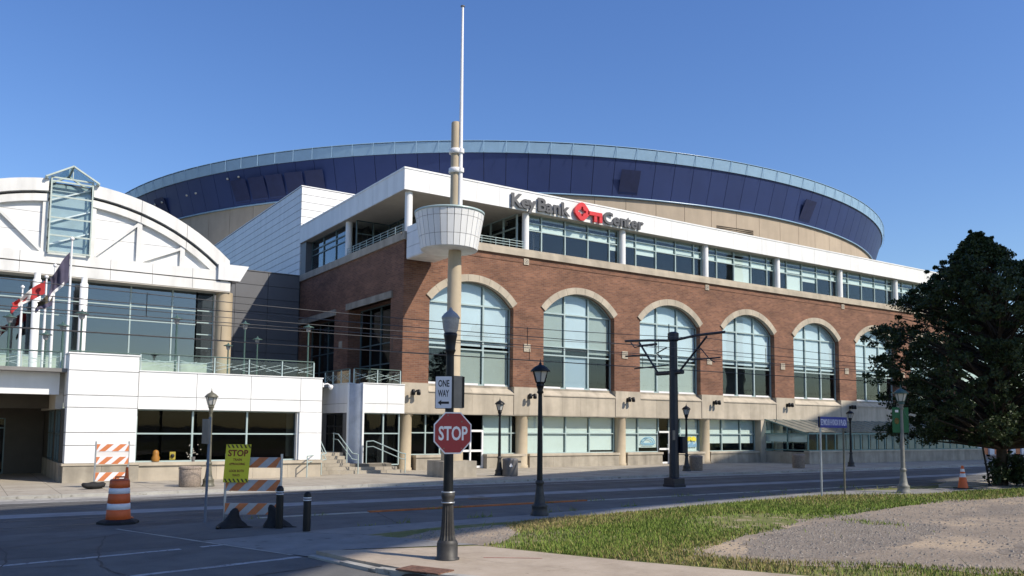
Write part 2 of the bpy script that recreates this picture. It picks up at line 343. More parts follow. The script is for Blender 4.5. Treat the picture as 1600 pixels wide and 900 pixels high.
# road furniture of paint and concrete
def strip(name, a, b, wd, m, z, label=None):
    a, b = np.array(a, float), np.array(b, float); d = (b-a)/np.hypot(*(b-a)); nrm = np.array([-d[1], d[0]])*wd/2
    n = max(1, int(np.hypot(*(b-a))/0.5)); L = [a+(b-a)*i/n for i in range(n+1)]
    poly = [tuple(p+nrm*(1+0.12*rng.standard_normal())) for p in L] + [tuple(p-nrm*(1+0.12*rng.standard_normal())) for p in L[::-1]]
    o = MB().add([(x, y, z) for x, y in poly], [tuple(range(len(poly)))]).build(name, m); return structure(o)
sheet('track_median', [(-120, 24.75), (500, 24.75), (500, 25.75), (-120, 25.75)], ZR+0.004, TRACKC)
sheet('gutter_pan', [(-120, 30.25), (500, 30.25), (500, 31.0), (-120, 31.0)], ZR+0.004, KERB)
sheet('gutter_apron', [(-40, 29.1), (3.5, 29.25), (6.6, 29.9), (9, 30.25), (-40, 30.25)], ZR+0.004, CONCG)
RAILM = mat('worn rail steel', (0.10, 0.10, 0.105), 0.6, metal=0.4, var=0.2, scale=3)
for y, n in ((22.55, 'rail'), (24.0, 'rail'), (26.5, 'rail'), (27.95, 'rail')):
    mb = MB(); mb.box(-120, 500, y-0.03, y+0.03, ZR, ZR+0.007); structure(mb.build(n, RAILM))
strip('lane_line', (-100, 29.2), (400, 29.2), 0.11, PAINTW, ZR+0.008)
strip('crosswalk_line', (-9, 14.9), (3.75, 17.2), 0.14, PAINTW, ZR+0.005)
strip('crosswalk_line', (4.15, 17.28), (4.75, 17.42), 0.14, PAINTW, ZR+0.005)
strip('crosswalk_line', (-9, 12.25), (5.4, 15.1), 0.16, PAINTW, ZR+0.005)
strip('gutter_line', (3.2, 21.2), (5.35, 15.4), 0.09, KERB, ZR+0.006)
sheet('road_patch', [(-3, 19.9), (3.2, 20.3), (4.4, 18.0), (3.6, 17.6), (-3, 17.0)], ZR+0.003, ASPH)
CRACK = mat('tar seam', (0.035, 0.035, 0.037), 0.7, var=0.2, scale=8)
def seam(pts, wd, z):
    P_ = smooth_line(pts, 14); mb = MB(); n = len(P_)
    Q = [(p[0]+rng.normal(0, 0.02), p[1]+rng.normal(0, 0.02)) for p in P_]
    for a, b in zip(Q[:-1], Q[1:]):
        d = np.array(b)-np.array(a); L_ = np.hypot(*d); 
        if L_ < 1e-4: continue
        nr = np.array([-d[1], d[0]])/L_*wd*rng.uniform(0.3, 0.8)
        mb.add([(a[0]+nr[0], a[1]+nr[1], z), (b[0]+nr[0], b[1]+nr[1], z), (b[0]-nr[0], b[1]-nr[1], z), (a[0]-nr[0], a[1]-nr[1], z)], [(0, 1, 2, 3)])
    structure(mb.build('tar_seam', CRACK))
seam([(-8, 18.6), (-3, 19.2), (1, 19.0), (3.3, 20.3)], 0.035, ZR+0.007); seam([(-6, 13.4), (-1, 13.9), (2.0, 13.2), (5.3, 13.9)], 0.03, ZR+0.007); seam([(2.4, 10), (2.7, 13), (2.2, 16), (2.8, 20)], 0.03, ZR+0.007)
seam([(0, 28.5), (12, 28.7), (26, 28.4), (50, 28.6)], 0.05, ZR+0.009); seam([(4, 23.4), (14, 23.3), (25, 23.45), (45, 23.2)], 0.05, ZR+0.009); seam([(7, 19.8), (12, 20.1), (20, 20.2), (33, 20.6)], 0.04, -0.006); seam([(9, 18.5), (9.6, 21)], 0.03, -0.006); seam([(15, 19), (15.4, 21)], 0.03, -0.006)
sheet('road_patch', [(-8, 11.5), (-2.5, 11.2), (-2.6, 9.4), (-8, 9.6)], ZR+0.003, ASPH); sheet('road_patch', [(24, 26.8), (31, 26.75), (31, 27.7), (24, 27.75)], ZR+0.003, ASPHW)
seam([(-7, 16.2), (-3.5, 15.8), (-1.2, 16.4), (2.0, 16.1)], 0.025, ZR+0.007); seam([(0.6, 9), (0.2, 13), (0.9, 18), (0.3, 21)], 0.03, ZR+0.007); seam([(-4, 21.6), (2, 21.9), (9, 21.7), (20, 21.8)], 0.04, ZR+0.009)
sheet('road_patch', [(12.5, 28.9), (18.2, 29.0), (18.1, 30.2), (12.4, 30.15)], ZR+0.003, ASPHW)
for (x, y, tx) in ((14.9, 24.35, 'round iron manhole cover in the near track lane behind the stop sign post'),):
    mh = thing('manhole_cover', tx, 'manhole', (x, y, ZR)); MB().lathe([(0.40, ZR+0.001), (0.40, ZR+0.010), (0.36, ZR+0.011)], x, y, 24).build('ring', RUST, mh); MB().lathe([(0.345, ZR+0.006), (0.345, ZR+0.013), (0.01, ZR+0.013)], x, y, 24).build('lid', BLACKW, mh)
# far pavement
sheet('far_pavement', [(-120, 31.16), (150, 31.16), (150, 58), (-120, 58)], 0.0, CONC, 0.3)
o = MB()
for i in range(120):
    x0 = -60+i*1.8
    if x0 > 150: break
    structure(piece('kerb_stone', None, KERB, x0+0.006, x0+1.794, 31.0, 31.16, -0.3, 0.006))
# near lot: soil, asphalt strip, near pavement, footpath
soil = kerbline[4:] + [(400, -60), (400, 21.03), (5.3, 21.03), (5.0, 18.0)]
sheet('lot_ground', [(6.6, 14.8)] + [(x+0.5, y) for x, y in kerbline[14:]] + [(400, -60), (400, 21.0), (6.5, 21.0), (7.2, 17.0)], -0.016, SOIL, 0.25)
sheet('asphalt_verge', [(6.4, 21.03), (6.4, 17.9), (7.5, 18.2), (11.3, 18.35), (17.3, 19.0), (23.1, 19.6), (29, 19.9), (36, 20.1), (36, 21.03)], -0.010, ASPHW, 0.2)
structure(MB().add([(3.3, 21.2, ZR+0.004), (4.35, 18.3, ZR+0.004), (6.4, 17.9, -0.010), (6.4, 21.2, -0.010)], [(0, 1, 2, 3)]).build('asphalt_ramp', ASPHW))
sheet('near_pavement', [(6.3, 17.95), (7.4, 16.75), (8.6, 17.05), (10, 17.35), (12.3, 17.4), (15.9, 17.75), (21.7, 18.55), (26, 18.75), (30.0, 17.6), (36, 17.2), (60, 17.2), (60, 18.6), (36, 18.7), (31, 19.1), (29, 19.85), (23.1, 19.55), (17.3, 18.95), (11.3, 18.3), (7.5, 18.15)], -0.003, CONCG, 0.2)
sheet('driveway_apron', [(34, 19.2), (39, 18.75), (60, 18.7), (60, 21.1), (38.5, 21.1), (36.1, 20.4)], -0.002, CONC, 0.3)
structure(MB().add([(4.4, 18.2, ZR+0.006), (5.05, 16.3, ZR+0.006), (5.5, 15.05, ZR+0.012), (6.2, 14.95, 0.0), (8.75, 14.3, -0.004), (7.4, 16.72, -0.004), (6.28, 17.92, -0.008)], [(0, 1, 6), (1, 5, 6), (1, 2, 3), (1, 3, 5), (3, 4, 5)]).build('corner_ramp', CONCG))
# weedy kerb along the street, orange painted length
for i in range(60):
    x0 = 3.4+i*1.5
    if x0 > 34 : break
    if x0 < 6.3: continue
    structure(piece('kerb_stone', None, ORANGEK if 9.9 < x0+0.7 < 17 else KERB, x0+0.006, x0+1.494, 21.03, 21.2, -0.3, 0.03 if 9.9 < x0+0.7 < 17 else 0.004))
for i in range(40):
    x0 = 38+i*1.5; structure(piece('kerb_stone', None, KERB, x0+0.006, x0+1.494, 21.03+0.09, 21.2+0.0, -0.3, 0.004))
# footpath slabs (each its own) and kerb of the corner
path_out = smooth_line([(8.62, 14.1), (9.3, 12.5), (10.0, 11.0), (11.3, 8.7), (13.6, 4.6), (16, 0), (20, -10)])
def along(line, n):
    P = np.array(line); d = np.r_[0, np.cumsum(np.hypot(*np.diff(P, axis=0).T))]; t = np.linspace(0, d[-1], n)
    return np.c_[np.interp(t, d, P[:, 0]), np.interp(t, d, P[:, 1])]
inner = [p for p in kerbline if p[1] <= 15.0 and p[1] > -8]
A = along([(x+0.17, y+0.04) for x, y in inner], 17); B = along(path_out[:32], 17)
fp = bpy.data.objects.new('footpath', None); COL.objects.link(fp); fp.location = (7.5, 12.5, 0); structure(fp)
for i in range(16):
    q = []
    for s_ in (0, 1):
        a0, a1 = A[i]+(B[i]-A[i])*s_*0.5, A[i]+(B[i]-A[i])*(s_+1)*0.5
        b0, b1 = A[i+1]+(B[i+1]-A[i+1])*s_*0.5, A[i+1]+(B[i+1]-A[i+1])*(s_+1)*0.5
        c = (a0+a1+b0+b1)/4; q = [c+(p-c)*0.995 for p in (a0, a1, b1, b0)]
        MB().prism([tuple(p) for p in q], 0.15, lambda a, b, t: (a, b, 0.002-t)).build('paving_slab', CONCP, fp)
P = along(inner, 22)
for i in range(21):
    a, b = P[i], P[i+1]; d = (b-a)/np.hypot(*(b-a)); nr = np.array([-d[1], d[0]])*0.17
    if nr[0] < 0: nr = -nr
    a2, b2 = a+d*0.006, b-d*0.006
    zk = 0.006 if i > 3 else -0.085+0.0225*(i+1)
    MB().prism([tuple(a2), tuple(b2), tuple(b2+nr), tuple(a2+nr)], 0.3, lambda x, y, t: (x, y, zk-t)).build('kerb_stone', KERB, fp)
# storm drain in the kerb
dr = thing('storm_drain', 'rusty iron storm drain cover and dark inlet in the kerb by the stop sign post', 'drain', (6.4, 11.95, 0))
d_ = np.array([0.55, -1.1]); d_ /= np.hypot(*d_); nr = np.array([-d_[1], d_[0]]); nr = nr if nr[0] > 0 else -nr
c0 = np.array([6.22, 12.03])
def dpt(u, v): return tuple(c0 + d_*u + nr*v)
MB().prism([dpt(-0.42, -0.02), dpt(0.42, -0.02), dpt(0.42, 0.42), dpt(-0.42, 0.42)], 0.02, lambda x, y, t: (x, y, 0.022-t)).build('cover', RUST, dr)
mb = MB()
for k in range(24):
    a0, a1 = math.pi*k/24, math.pi*(k+1)/24
    mb.add([(*dpt(0, -0.03), -0.10)]+[(*dpt(0.3*math.cos(a), -0.03), -0.10+0.085*math.sin(a)) for a in (a0, a1)], [(0, 1, 2)])
mb.build('inlet', SIGNK, dr)
tag(structure(MB().add([(*p, 0.007) for p in ((7.9, 12.75), (8.75, 12.15), (8.77, 12.18), (7.92, 12.79))], [(0, 1, 2, 3)]).build('paint_mark', mat('faint red utility paint', (0.45, 0.17, 0.14), 0.9, var=0.2, scale=20))))
# dirt lot
dirt_edge = [(11.3, 10.7), (11.6, 11.7), (13.0, 12.15), (14.4, 12.8), (16.2, 13.1), (18.3, 14.0), (21, 14.7), (24.8, 15.3), (32.3, 15.5), (45, 15.2), (60, 14), (60, -20), (22, -6), (17.5, 2.5), (14.7, 6.9), (13.2, 8.6), (12.0, 9.5)]
E2 = []
for i in range(len(dirt_edge)):
    a, b = np.array(dirt_edge[i]), np.array(dirt_edge[(i+1) % len(dirt_edge)]); n = max(1, int(np.hypot(*(b-a))/0.35))
    if n > 60: n = 6
    for k in range(n):
        E2.append(tuple(a+(b-a)*k/n + rng.normal(0, 0.13, 2)))
sheet('dirt_lot', E2, -0.009, DIRT)
sheet('gravel_corner', [(7.75, 15.9), (9.0, 16.75), (11.2, 16.95), (10.6, 15.5), (9.2, 14.25), (8.75, 14.15)], -0.010, DIRT)
GRAVDK = ground_mat('dark compact gravel', [(0.145, 0.123, 0.10), (0.205, 0.174, 0.143), (0.28, 0.232, 0.18)], 0.8, 1.0, 1.0, 16, spots=((0.30, 0.285, 0.265), 20, 0.58))
for k_, pg in enumerate(([(12.3, 10.7), (14.0, 12.0), (16.9, 13.1), (20.1, 13.3), (20.3, 11.2), (15.9, 9.9), (13.6, 9.6), (12.5, 9.9)], [(22, 12.4), (27, 13.6), (33, 13.4), (30, 12.6), (25, 11.9)], [(16.5, 8.3), (20, 9.2), (24, 9.8), (22, 8.7), (18, 7.6)])):
    E3 = []
    for i in range(len(pg)):
        a, b = np.array(pg[i]), np.array(pg[(i+1) % len(pg)]); n = max(2, int(np.hypot(*(b-a))/0.22))
        for k in range(n): E3.append(tuple(a+(b-a)*k/n + rng.normal(0, 0.11, 2)))
    sheet('gravel_patch', E3, -0.0065+0.0007*k_, GRAVDK)
# loose stones
def stones(name, poly, n, smin, smax, m):
    xs = [p[0] for p in poly]; ys = [p[1] for p in poly]
    Q = np.c_[rng.uniform(min(xs), min(max(xs), 36), n), rng.uniform(max(min(ys), 3), max(ys), n)]; Q = Q[inpoly(Q, poly)]
    mb = MB(); sz = rng.uniform(0, 1, len(Q))**3*(smax-smin)+smin
    for (x, y), r in zip(Q, sz):
        a = rng.uniform(0, 6.28); k = rng.uniform(0.6, 1.4, 4)
        vs = [(x+r*k[i]*math.cos(a+i*1.57), y+r*k[i]*math.sin(a+i*1.57), -0.012) for i in range(4)] + [(x+r*.2, y, -0.012+r*rng.uniform(.5, .9))]
        mb.add(vs, [(0, 1, 4), (1, 2, 4), (2, 3, 4), (3, 0, 4)])
    o = mb.build(name, m, fixn=False); o['kind'] = 'stuff'; return o
tag(stones('gravel', dirt_edge, 22000, 0.008, 0.055, GRAVELM), 'loose grey gravel scattered over the bare dirt lot', 'gravel')
tag(stones('gravel', [(12.3, 10.7), (14.0, 12.0), (16.9, 13.1), (20.1, 13.3), (20.3, 11.2), (15.9, 9.9), (13.6, 9.6), (12.5, 9.9)], 9000, 0.008, 0.045, GRAVELM), 'denser grey gravel on the dark patch of the dirt lot nearest the grass', 'gravel')
tag(stones('gravel', [(7.75, 15.9), (9.0, 16.75), (11.2, 16.95), (10.6, 15.5), (9.2, 14.25)], 900, 0.01, 0.05, GRAVELM), 'grey stones at the corner between footpath and grass', 'gravel')
# grass blades
GRASSM = []
for nm, c in (('fresh grass', (0.19, 0.27, 0.05)), ('dull grass', (0.275, 0.285, 0.08)), ('dry grass', (0.36, 0.29, 0.13))):
    g_ = mat(nm, c, 0.8, var=0.25, scale=3, spec=0.2); GRASSM.append(g_)
def vnoise(P, s, seed=0):
    r = np.random.default_rng(seed); ph = r.uniform(0, 6.28, (6, 2)); k = r.normal(0, 1, (6, 2))*s
    return sum(np.sin(P @ k[i] + ph[i, 0]) for i in range(6))/6
def blades(name, P, h, wd, mats_idx):
    n = len(P); a = rng.uniform(0, 6.28, n); ln = rng.normal(0, 0.45, (n, 2))*h[:, None]
    dx, dy = np.cos(a)*wd, np.sin(a)*wd
    V = np.empty((n, 3, 3)); V[:, 0] = np.c_[P[:, 0]-dx, P[:, 1]-dy, np.full(n, -0.02)]; V[:, 1] = np.c_[P[:, 0]+dx, P[:, 1]+dy, np.full(n, -0.02)]
    V[:, 2] = np.c_[P[:, 0]+ln[:, 0], P[:, 1]+ln[:, 1], h]
    me = bpy.data.meshes.new(name); me.from_pydata(V.reshape(-1, 3).tolist(), [], np.arange(3*n).reshape(-1, 3).tolist())
    for g_ in GRASSM: me.materials.append(g_)
    me.polygons.foreach_set('material_index', mats_idx.astype(np.int32)); me.update()
    o = link(name, me, None); o['kind'] = 'stuff'; return o
grass_poly = [(8.75, 14.2), (9.4, 12.6), (10.1, 11.1), (11.4, 8.8), (14, 4.5), (40, 0), (40, 17.1), (36, 17.2), (30, 17.55), (26, 18.7), (21.7, 18.5), (15.9, 17.7), (12.3, 17.35), (11.0, 16.9), (10.5, 15.6), (9.4, 14.3)]
P = np.c_[rng.uniform(8.7, 40, 620000), rng.uniform(4, 18.8, 620000)]
P = P[inpoly(P, grass_poly)]
shr = [(11.7, 10.7), (11.9, 11.4), (14.4, 12.5), (18.3, 13.7), (24.8, 15.0), (45, 14.9), (45, -20), (22, -6), (17.9, 2.5), (15.0, 7.0), (13.5, 8.8), (12.2, 9.8)]
ind = inpoly(P, shr); tuft = vnoise(P, 1.1, 3)
pr_ = rng.uniform(size=len(P))
keep = (~ind) & (pr_ < np.clip(0.75+1.1*tuft, 0.12, 1)) | ind & (pr_ < np.clip(0.9*tuft-0.30, 0.0015, 0.3)) & (P[:, 0] < 19.5) & (P[:, 1] > 10.6)
keep &= rng.uniform(size=len(P)) < np.clip(1.25-np.hypot(P[:, 0], P[:, 1])/42, 0.15, 1)
bare = vnoise(P, 0.9, 8) - 0.25*np.exp(-((P[:, 0]-16)**2+(P[:, 1]-14.6)**2)/9)
keep &= rng.uniform(size=len(P)) < np.clip(1.0+1.5*bare, 0.10, 1)
P = P[keep]; dry = vnoise(P, 0.5, 5) + 0.35*(P[:, 1] > 15.6)*(P[:, 0] < 19) + rng.normal(0, 0.35, len(P))
hh = np.clip(0.040 + 0.035*vnoise(P, 0.9, 9) + rng.exponential(0.018, len(P)), 0.015, 0.20)
tag(blades('grass', P, hh, 0.006+0.0004*np.hypot(P[:, 0], P[:, 1]), (dry > -0.02).astype(int)+(dry > 0.28)), 'short patchy green and straw coloured grass round the bare dirt', 'grass')
Pw = []
for (xa, ya, xb, yb, n, sp) in ((6, 21.02, 33, 21.02, 1400, 0.05), (8, 18.33, 24, 19.6, 1200, 0.07), (24, 19.62, 34, 20.0, 600, 0.07), (8.0, 15.9, 11, 16.9, 150, 0.3), (26.0, 18.6, 29.5, 18.0, 900, 0.22)):
    t = rng.uniform(0, 1, n); t = t[np.sin(t*37)+np.sin(t*91+1)+0.5*np.sin(t*200) > 0.5]
    Pw.append(np.c_[xa+(xb-xa)*t, ya+(yb-ya)*t]+rng.normal(0, sp, (len(t), 2)))
Pw = np.concatenate(Pw)
tag(blades('weeds', Pw, np.clip(rng.exponential(0.05, len(Pw)), 0.02, 0.22), np.full(len(Pw), 0.012), rng.integers(0, 2, len(Pw))), 'weeds growing from the cracks along the kerb', 'weeds')

# ================================================================== ARENA BOWL
CX, CY, RT, ZT, RM, ZM, RB, ZB = 76.2, 119.6, 60.8, 30.7, 60.55, 29.65, 59.4, 26.0
ab = thing('arena_bowl', 'huge round arena drum with a navy band, tan wall and pale blue rim', 'arena', (CX, CY, 0))
N = 170
def ringpanel(r0, z0, r1, z1, a0, a1, th=0.12, sub=2):
    mb = MB()
    for k in range(sub):
        b0, b1 = a0+(a1-a0)*k/sub, a0+(a1-a0)*(k+1)/sub
        vs = [(r*math.cos(b), r*math.sin(b), z) for dr in (0, -th) for r, z in ((r0+dr, z0), (r1+dr, z1)) for b in (b0, b1)]
        mb.add(vs, [(0, 1, 3, 2), (4, 6, 7, 5), (0, 2, 6, 4), (1, 5, 7, 3), (2, 3, 7, 6), (0, 4, 5, 1)])
    return mb
core = MB().lathe([(RB-0.6, 0), (RB-0.6, ZB), (RB-0.25, ZB), (RM-0.25, ZM), (RT-0.3, ZT-0.1), (RT-8, ZT-0.2), (RT-10, ZT+0.1), (30, ZT+0.9), (0.01, ZT+1.3)], CX, CY, 170)
core.build('shell', ROOF, ab)
da = 2*math.pi/N; gp = 0.0004
pan_n = ringpanel(RB, ZB, RM, ZM, -da/2+gp, da/2-gp).mesh('navy_panel', NAVY)
pan_r = ringpanel(RM+0.12, ZM, RT+0.05, ZT, -da/2+gp/2, da/2-gp/2, 0.08).mesh('rim_panel', RIMG)
pan_l = ringpanel(RB+0.10, ZB+0.3, RM+0.06, ZM-1.1, -da/2+gp*3, da/2-gp*3, 0.05).mesh('louvre_panel', NAVYD)
NT = 110; dt = 2*math.pi/NT
pan_t = ringpanel(RB-0.15, ZB-4.2, RB-0.15, ZB-0.12, -dt/2+0.0004, dt/2-0.0004, 0.1).mesh('tan_panel', TAN)
def facing(a):                                          # only the half that faces the street
    return math.cos(a - math.atan2(-CY, -CX)) > 0.30
def vis_ring(n, me, name, step, **kw):
    c = 0
    for i in range(n):
        a = i*step
        if facing(a):
            o = link(name, me, ab); o.rotation_euler.z = a; c += 1
    return c
vis_ring(N, pan_n, 'navy_panel', da); vis_ring(N, pan_r, 'rim_panel', da); vis_ring(NT, pan_t, 'tan_panel', dt)
MB().lathe([(RB-0.15, 10), (RB-0.15, ZB-4.24)], CX, CY, 170).build('lower_wall', TAN, ab)
MB().lathe([(RB+0.03, ZB-0.10), (RB+0.10, ZB-0.10), (RB+0.10, ZB+0.02), (RB+0.03, ZB+0.02)], CX, CY, 170).build('drip_edge', RIMG, ab)
mb = MB()
for i in range(N):
    a = (i+0.5)*da
    if facing(a): mb.bar((CX+(RT+0.1)*math.cos(a), CY+(RT+0.1)*math.sin(a), ZM), (CX+(RT+0.1)*math.cos(a), CY+(RT+0.1)*math.sin(a), ZT+0.12), 0.035)
mb.lathe([(RT+0.06, ZT+0.06), (RT+0.11, ZT+0.06), (RT+0.11, ZT+0.12), (RT+0.06, ZT+0.12)], CX, CY, 170)
mb.build('rim_rail', RIMG, ab)
def az_px(x, y):
    d = CR*(x-800)/FPX - CU*(y-450-SHY)/FPX + _F; b = (d[0]*CX+d[1]*CY)/np.hypot(d[0], d[1]); D2 = CX*CX+CY*CY
    t = b-math.sqrt(max(0, b*b-D2+RB*RB)); u = d[:2]/np.hypot(*d[:2])*t; return math.atan2(u[1]-CY, u[0]-CX)
def louvre(name, a, m_, n=8):
    """a dark louvre bank: a frame holding tilted blades"""
    fr = link(name, pan_l, ab); fr.rotation_euler.z = a
    mb = MB()
    for k in range(n):
        f0 = (k+0.2)/n; f1 = (k+0.75)/n
        r0, z0 = RB+0.11+(RM-RB)*f0*.7, ZB+0.3+(ZM-1.4-ZB)*f0; r1, z1 = RB+0.16+(RM-RB)*f1*.7, ZB+0.3+(ZM-1.4-ZB)*f1
        w_ = da/2-gp*5
        mb.add([(r0*math.cos(w_), -r0*math.sin(w_), z0), (r0*math.cos(w_), r0*math.sin(w_), z0), (r1*math.cos(w_), r1*math.sin(w_), z1), (r1*math.cos(w_), -r1*math.sin(w_), z1)], [(0, 1, 2, 3)])
    sl_ = link('louvre_blades', mb.mesh('louvre_blades', m_), fr)
for x, y in ((262, 320), (383, 293), (410, 290), (437, 287), (467, 282), (498, 279), (980, 286), (1254, 318)):
    louvre('louvre_panel', az_px(x, y), NAVY)
mb = MB()
a0 = az_px(1120, 356); a1 = az_px(1178, 365)
for k in range(9):
    z0 = ZB-3.6+0.13*k*1.5; r = RB-0.12
    mb.add([(CX+r*math.cos(a0), CY+r*math.sin(a0), z0), (CX+r*math.cos(a1), CY+r*math.sin(a1), z0), (CX+(r+.1)*math.cos(a1), CY+(r+.1)*math.sin(a1), z0+.12), (CX+(r+.1)*math.cos(a0), CY+(r+.1)*math.sin(a0), z0+.12)], [(0, 1, 2, 3)])
mb.build('wall_grille', TANSL, ab)
fl = MB().lathe([(0.01, -0.13), (0.10, -0.09), (0.13, 0), (0.10, 0.09), (0.01, 0.13)], 0, 0, 10).mesh('floodlight', SOFFIT)
for x, y in ((256, 303), (267, 300), (305, 290), (319, 286), (367, 275), (384, 272)):
    a = az_px(x, y); z = ZB+2.0+0.9*(x > 350); r = RB+0.35+(RM-RB)*0.6
    o = link('floodlight', fl, ab, (r*math.cos(a), r*math.sin(a), z))

# ================================================================== CLAD BLOCK (white ribbed box and dark wall below it)
cb = thing('clad_block', 'tall white box with horizontal ribbed cladding behind the brick wing', 'building', (19.5, 56.4, 0))
MB().box(19.58, 40, 56.48, 95, 4.5, 19.05).build('core', SEAM, cb)
rows = 12
for k in range(rows):
    z0 = 12.78+(19.2-12.78)*k/rows; z1 = 12.78+(19.2-12.78)*(k+1)/rows-0.035
    for j in range(4):
        piece('front_panel', cb, WHITE, 19.5+j*5+0.01, 19.5+(j+1)*5-0.01, 56.4, 56.47, z0, z1)
    for j in range(4):
        piece('side_panel', cb, WHITE, 19.5, 19.57, 56.48+j*9.5, 56.46+(j+1)*9.5, z0, z1)
piece('coping', cb, WHITE, 19.46, 40, 56.36, 95, 19.2, 19.27)
for k in range(9):
    z0 = 4.5+8.25*k/9; z1 = 4.5+8.25*(k+1)/9-0.03
    for j in range(3):
        piece('dark_panel', cb, GREYP, 12.9+j*2.2+0.012, 12.9+(j+1)*2.2-0.012, 56.3, 56.38, z0, z1)
piece('dark_core', cb, SEAM, 12.9, 19.5, 56.38, 58, 4.5, 12.7)
piece('dark_coping', cb, GREYP, 12.85, 19.5, 56.26, 58.05, 12.74, 12.80)

# ================================================================== BRICK WING
X0, Y0, XE, YE = 19.56, 40.0, 74.0, 56.3
bw = thing('brick_wing', 'long red brick concourse wing with arched windows and a white roof fascia', 'building', (X0, Y0, 0))
COLX = [27.55, 35.12, 42.7, 50.28, 57.86, 65.45, 73.0]
ARC = [23.89, 31.55, 39.2, 46.88, 54.55, 62.2, 69.85]
HW, RI, RO, ZC = 2.75, 3.47, 3.85, 7.05
ZS0, ZS1, ZB0, ZTOP = 3.05, 4.62, 4.66, 12.34
def arc_in(dx): return ZC+math.sqrt(max(0, RI*RI-dx*dx))
# brick front: piers and spandrels with real openings
mb = MB(); T = 0.55
edges = [X0]+[v for c in ARC for v in (c-HW, c+HW)]+[XE]
for i in range(0, len(edges), 2):
    a, b = edges[i], edges[i+1]
    mb.add([(a, Y0, ZB0), (b, Y0, ZB0), (b, Y0, ZTOP), (a, Y0, ZTOP)], [(0, 1, 2, 3)])
    if i > 0: mb.add([(a, Y0, ZB0), (a, Y0+T, ZB0), (a, Y0+T, arc_in(HW)), (a, Y0, arc_in(HW))], [(0, 1, 2, 3)])
    if i < len(edges)-2: mb.add([(b, Y0, ZB0), (b, Y0+T, ZB0), (b, Y0+T, arc_in(HW)), (b, Y0, arc_in(HW))], [(3, 2, 1, 0)])
for c in ARC:
    n = 20
    for k in range(n):
        a, b = -HW+2*HW*k/n, -HW+2*HW*(k+1)/n; za, zb_ = arc_in(a), arc_in(b)
        mb.add([(c+a, Y0, za), (c+b, Y0, zb_), (c+b, Y0, ZTOP), (c+a, Y0, ZTOP)], [(0, 1, 2, 3)])
        mb.add([(c+a, Y0, za), (c+a, Y0+T, za), (c+b, Y0+T, zb_), (c+b, Y0, zb_)], [(0, 1, 2, 3)])
# side wall facing the terrace, with two tall openings
openings = [(41.55, 47.5, 4.5, 9.35), (49.75, 55.95, 4.5, 9.25)]
ys = [Y0] + [v for o_ in openings for v in o_[:2]] + [YE]
for i in range(0, len(ys), 2): mb.add([(X0, ys[i], 3), (X0, ys[i+1], 3), (X0, ys[i+1], ZTOP), (X0, ys[i], ZTOP)], [(3, 2, 1, 0)])
for (a, b, z0, z1) in openings:
    mb.add([(X0, a, z1), (X0, b, z1), (X0, b, ZTOP), (X0, a, ZTOP)], [(3, 2, 1, 0)])
    for y_ in (a, b): mb.add([(X0, y_, z0), (X0+0.9, y_, z0), (X0+0.9, y_, z1), (X0, y_, z1)], [(0, 1, 2, 3)])
    mb.add([(X0, a, z1), (X0+0.9, a, z1), (X0+0.9, b, z1), (X0, b, z1)], [(0, 1, 2, 3)])
mb.add([(XE, Y0, 0), (XE, YE, 0), (XE, YE, ZTOP), (XE, Y0, ZTOP)], [(0, 1, 2, 3)])
mb.build('brick_wall', BRICK, bw, fixn=False)
# projecting brick course lines under the sill
piece('brick_course', bw, BRICK, X0-0.03, XE, Y0-0.03, Y0, 11.98, 12.06)
# rooms behind the glass
MB().box(X0+0.95, XE-0.1, Y0+2.6, Y0+2.7, 0.0, 12.2).build('room_wall', ROOM, bw)
for z in (0.02, 4.0, 12.25): piece('room_floor', bw, ROOM, X0+1.0, XE-0.1, Y0+0.75, Y0+2.6, z, z+0.1)
for c in COLX: piece('room_partition', bw, ROOM, c-0.1, c+0.1, Y0+0.75, Y0+2.6, 0.12, 12.2)
# stone arches, nine stones each
for c in ARC:
    th = math.acos(2.97/RO)
    for k in range(9):
        t0 = th+(math.pi-2*th)*k/9+0.002; t1 = th+(math.pi-2*th)*(k+1)/9-0.002
        poly = [((RO)*math.cos(t0+(t1-t0)*q/3), ZC+(RO)*math.sin(t0+(t1-t0)*q/3)) for q in range(4)] + [((RI-0.02)*math.cos(t1-(t1-t0)*q/3), ZC+(RI-0.02)*math.sin(t1-(t1-t0)*q/3)) for q in range(4)]
        MB().prism(poly, 0.30, lambda a, b, t: (c+a, Y0-0.07+t, b)).build('arch_stone', STONE, bw)
# stone band: pier blocks and sloped sill panels
def blocks(x0, x1, y0, y1, z0, z1, wmax, m_, name='stone_block', parent=bw):
    n = max(1, round((x1-x0)/wmax)); wd = (x1-x0)/n
    for k in range(n): piece(name, parent, m_, x0+k*wd+0.004, x0+(k+1)*wd-0.004, y0, y1, z0, z1)
piers = [(X0-0.05, ARC[0]-HW-0.0)] + [(ARC[i]+HW+0.05, ARC[i+1]-HW-0.0) for i in range(6)]
for a, b in piers: blocks(a, b, Y0-0.06, Y0+0.3, ZS0, ZB0-0.005, 1.2, STONE)
for c in ARC:
    a, b = c-HW+0.004, c+HW+0.046
    blocks(a, b, Y0-0.02, Y0+0.4, ZS0, 4.18, 1.37, STONE)
    n = 4; wd = (b-a)/n
    for k in range(n):
        x0, x1 = a+k*wd+0.004, a+(k+1)*wd-0.004
        MB().prism([(Y0-0.07, 4.185), (Y0-0.07, 4.25), (Y0+0.46, 4.66), (Y0+0.46, 4.185)], x1-x0, lambda p, q, t: (x0+t, p, q)).build('sill_stone', STONE, bw)
MB().box(X0-0.05, XE, Y0+0.3, Y0+0.75, 3.0, 4.66).build('band_core', STONED, bw)
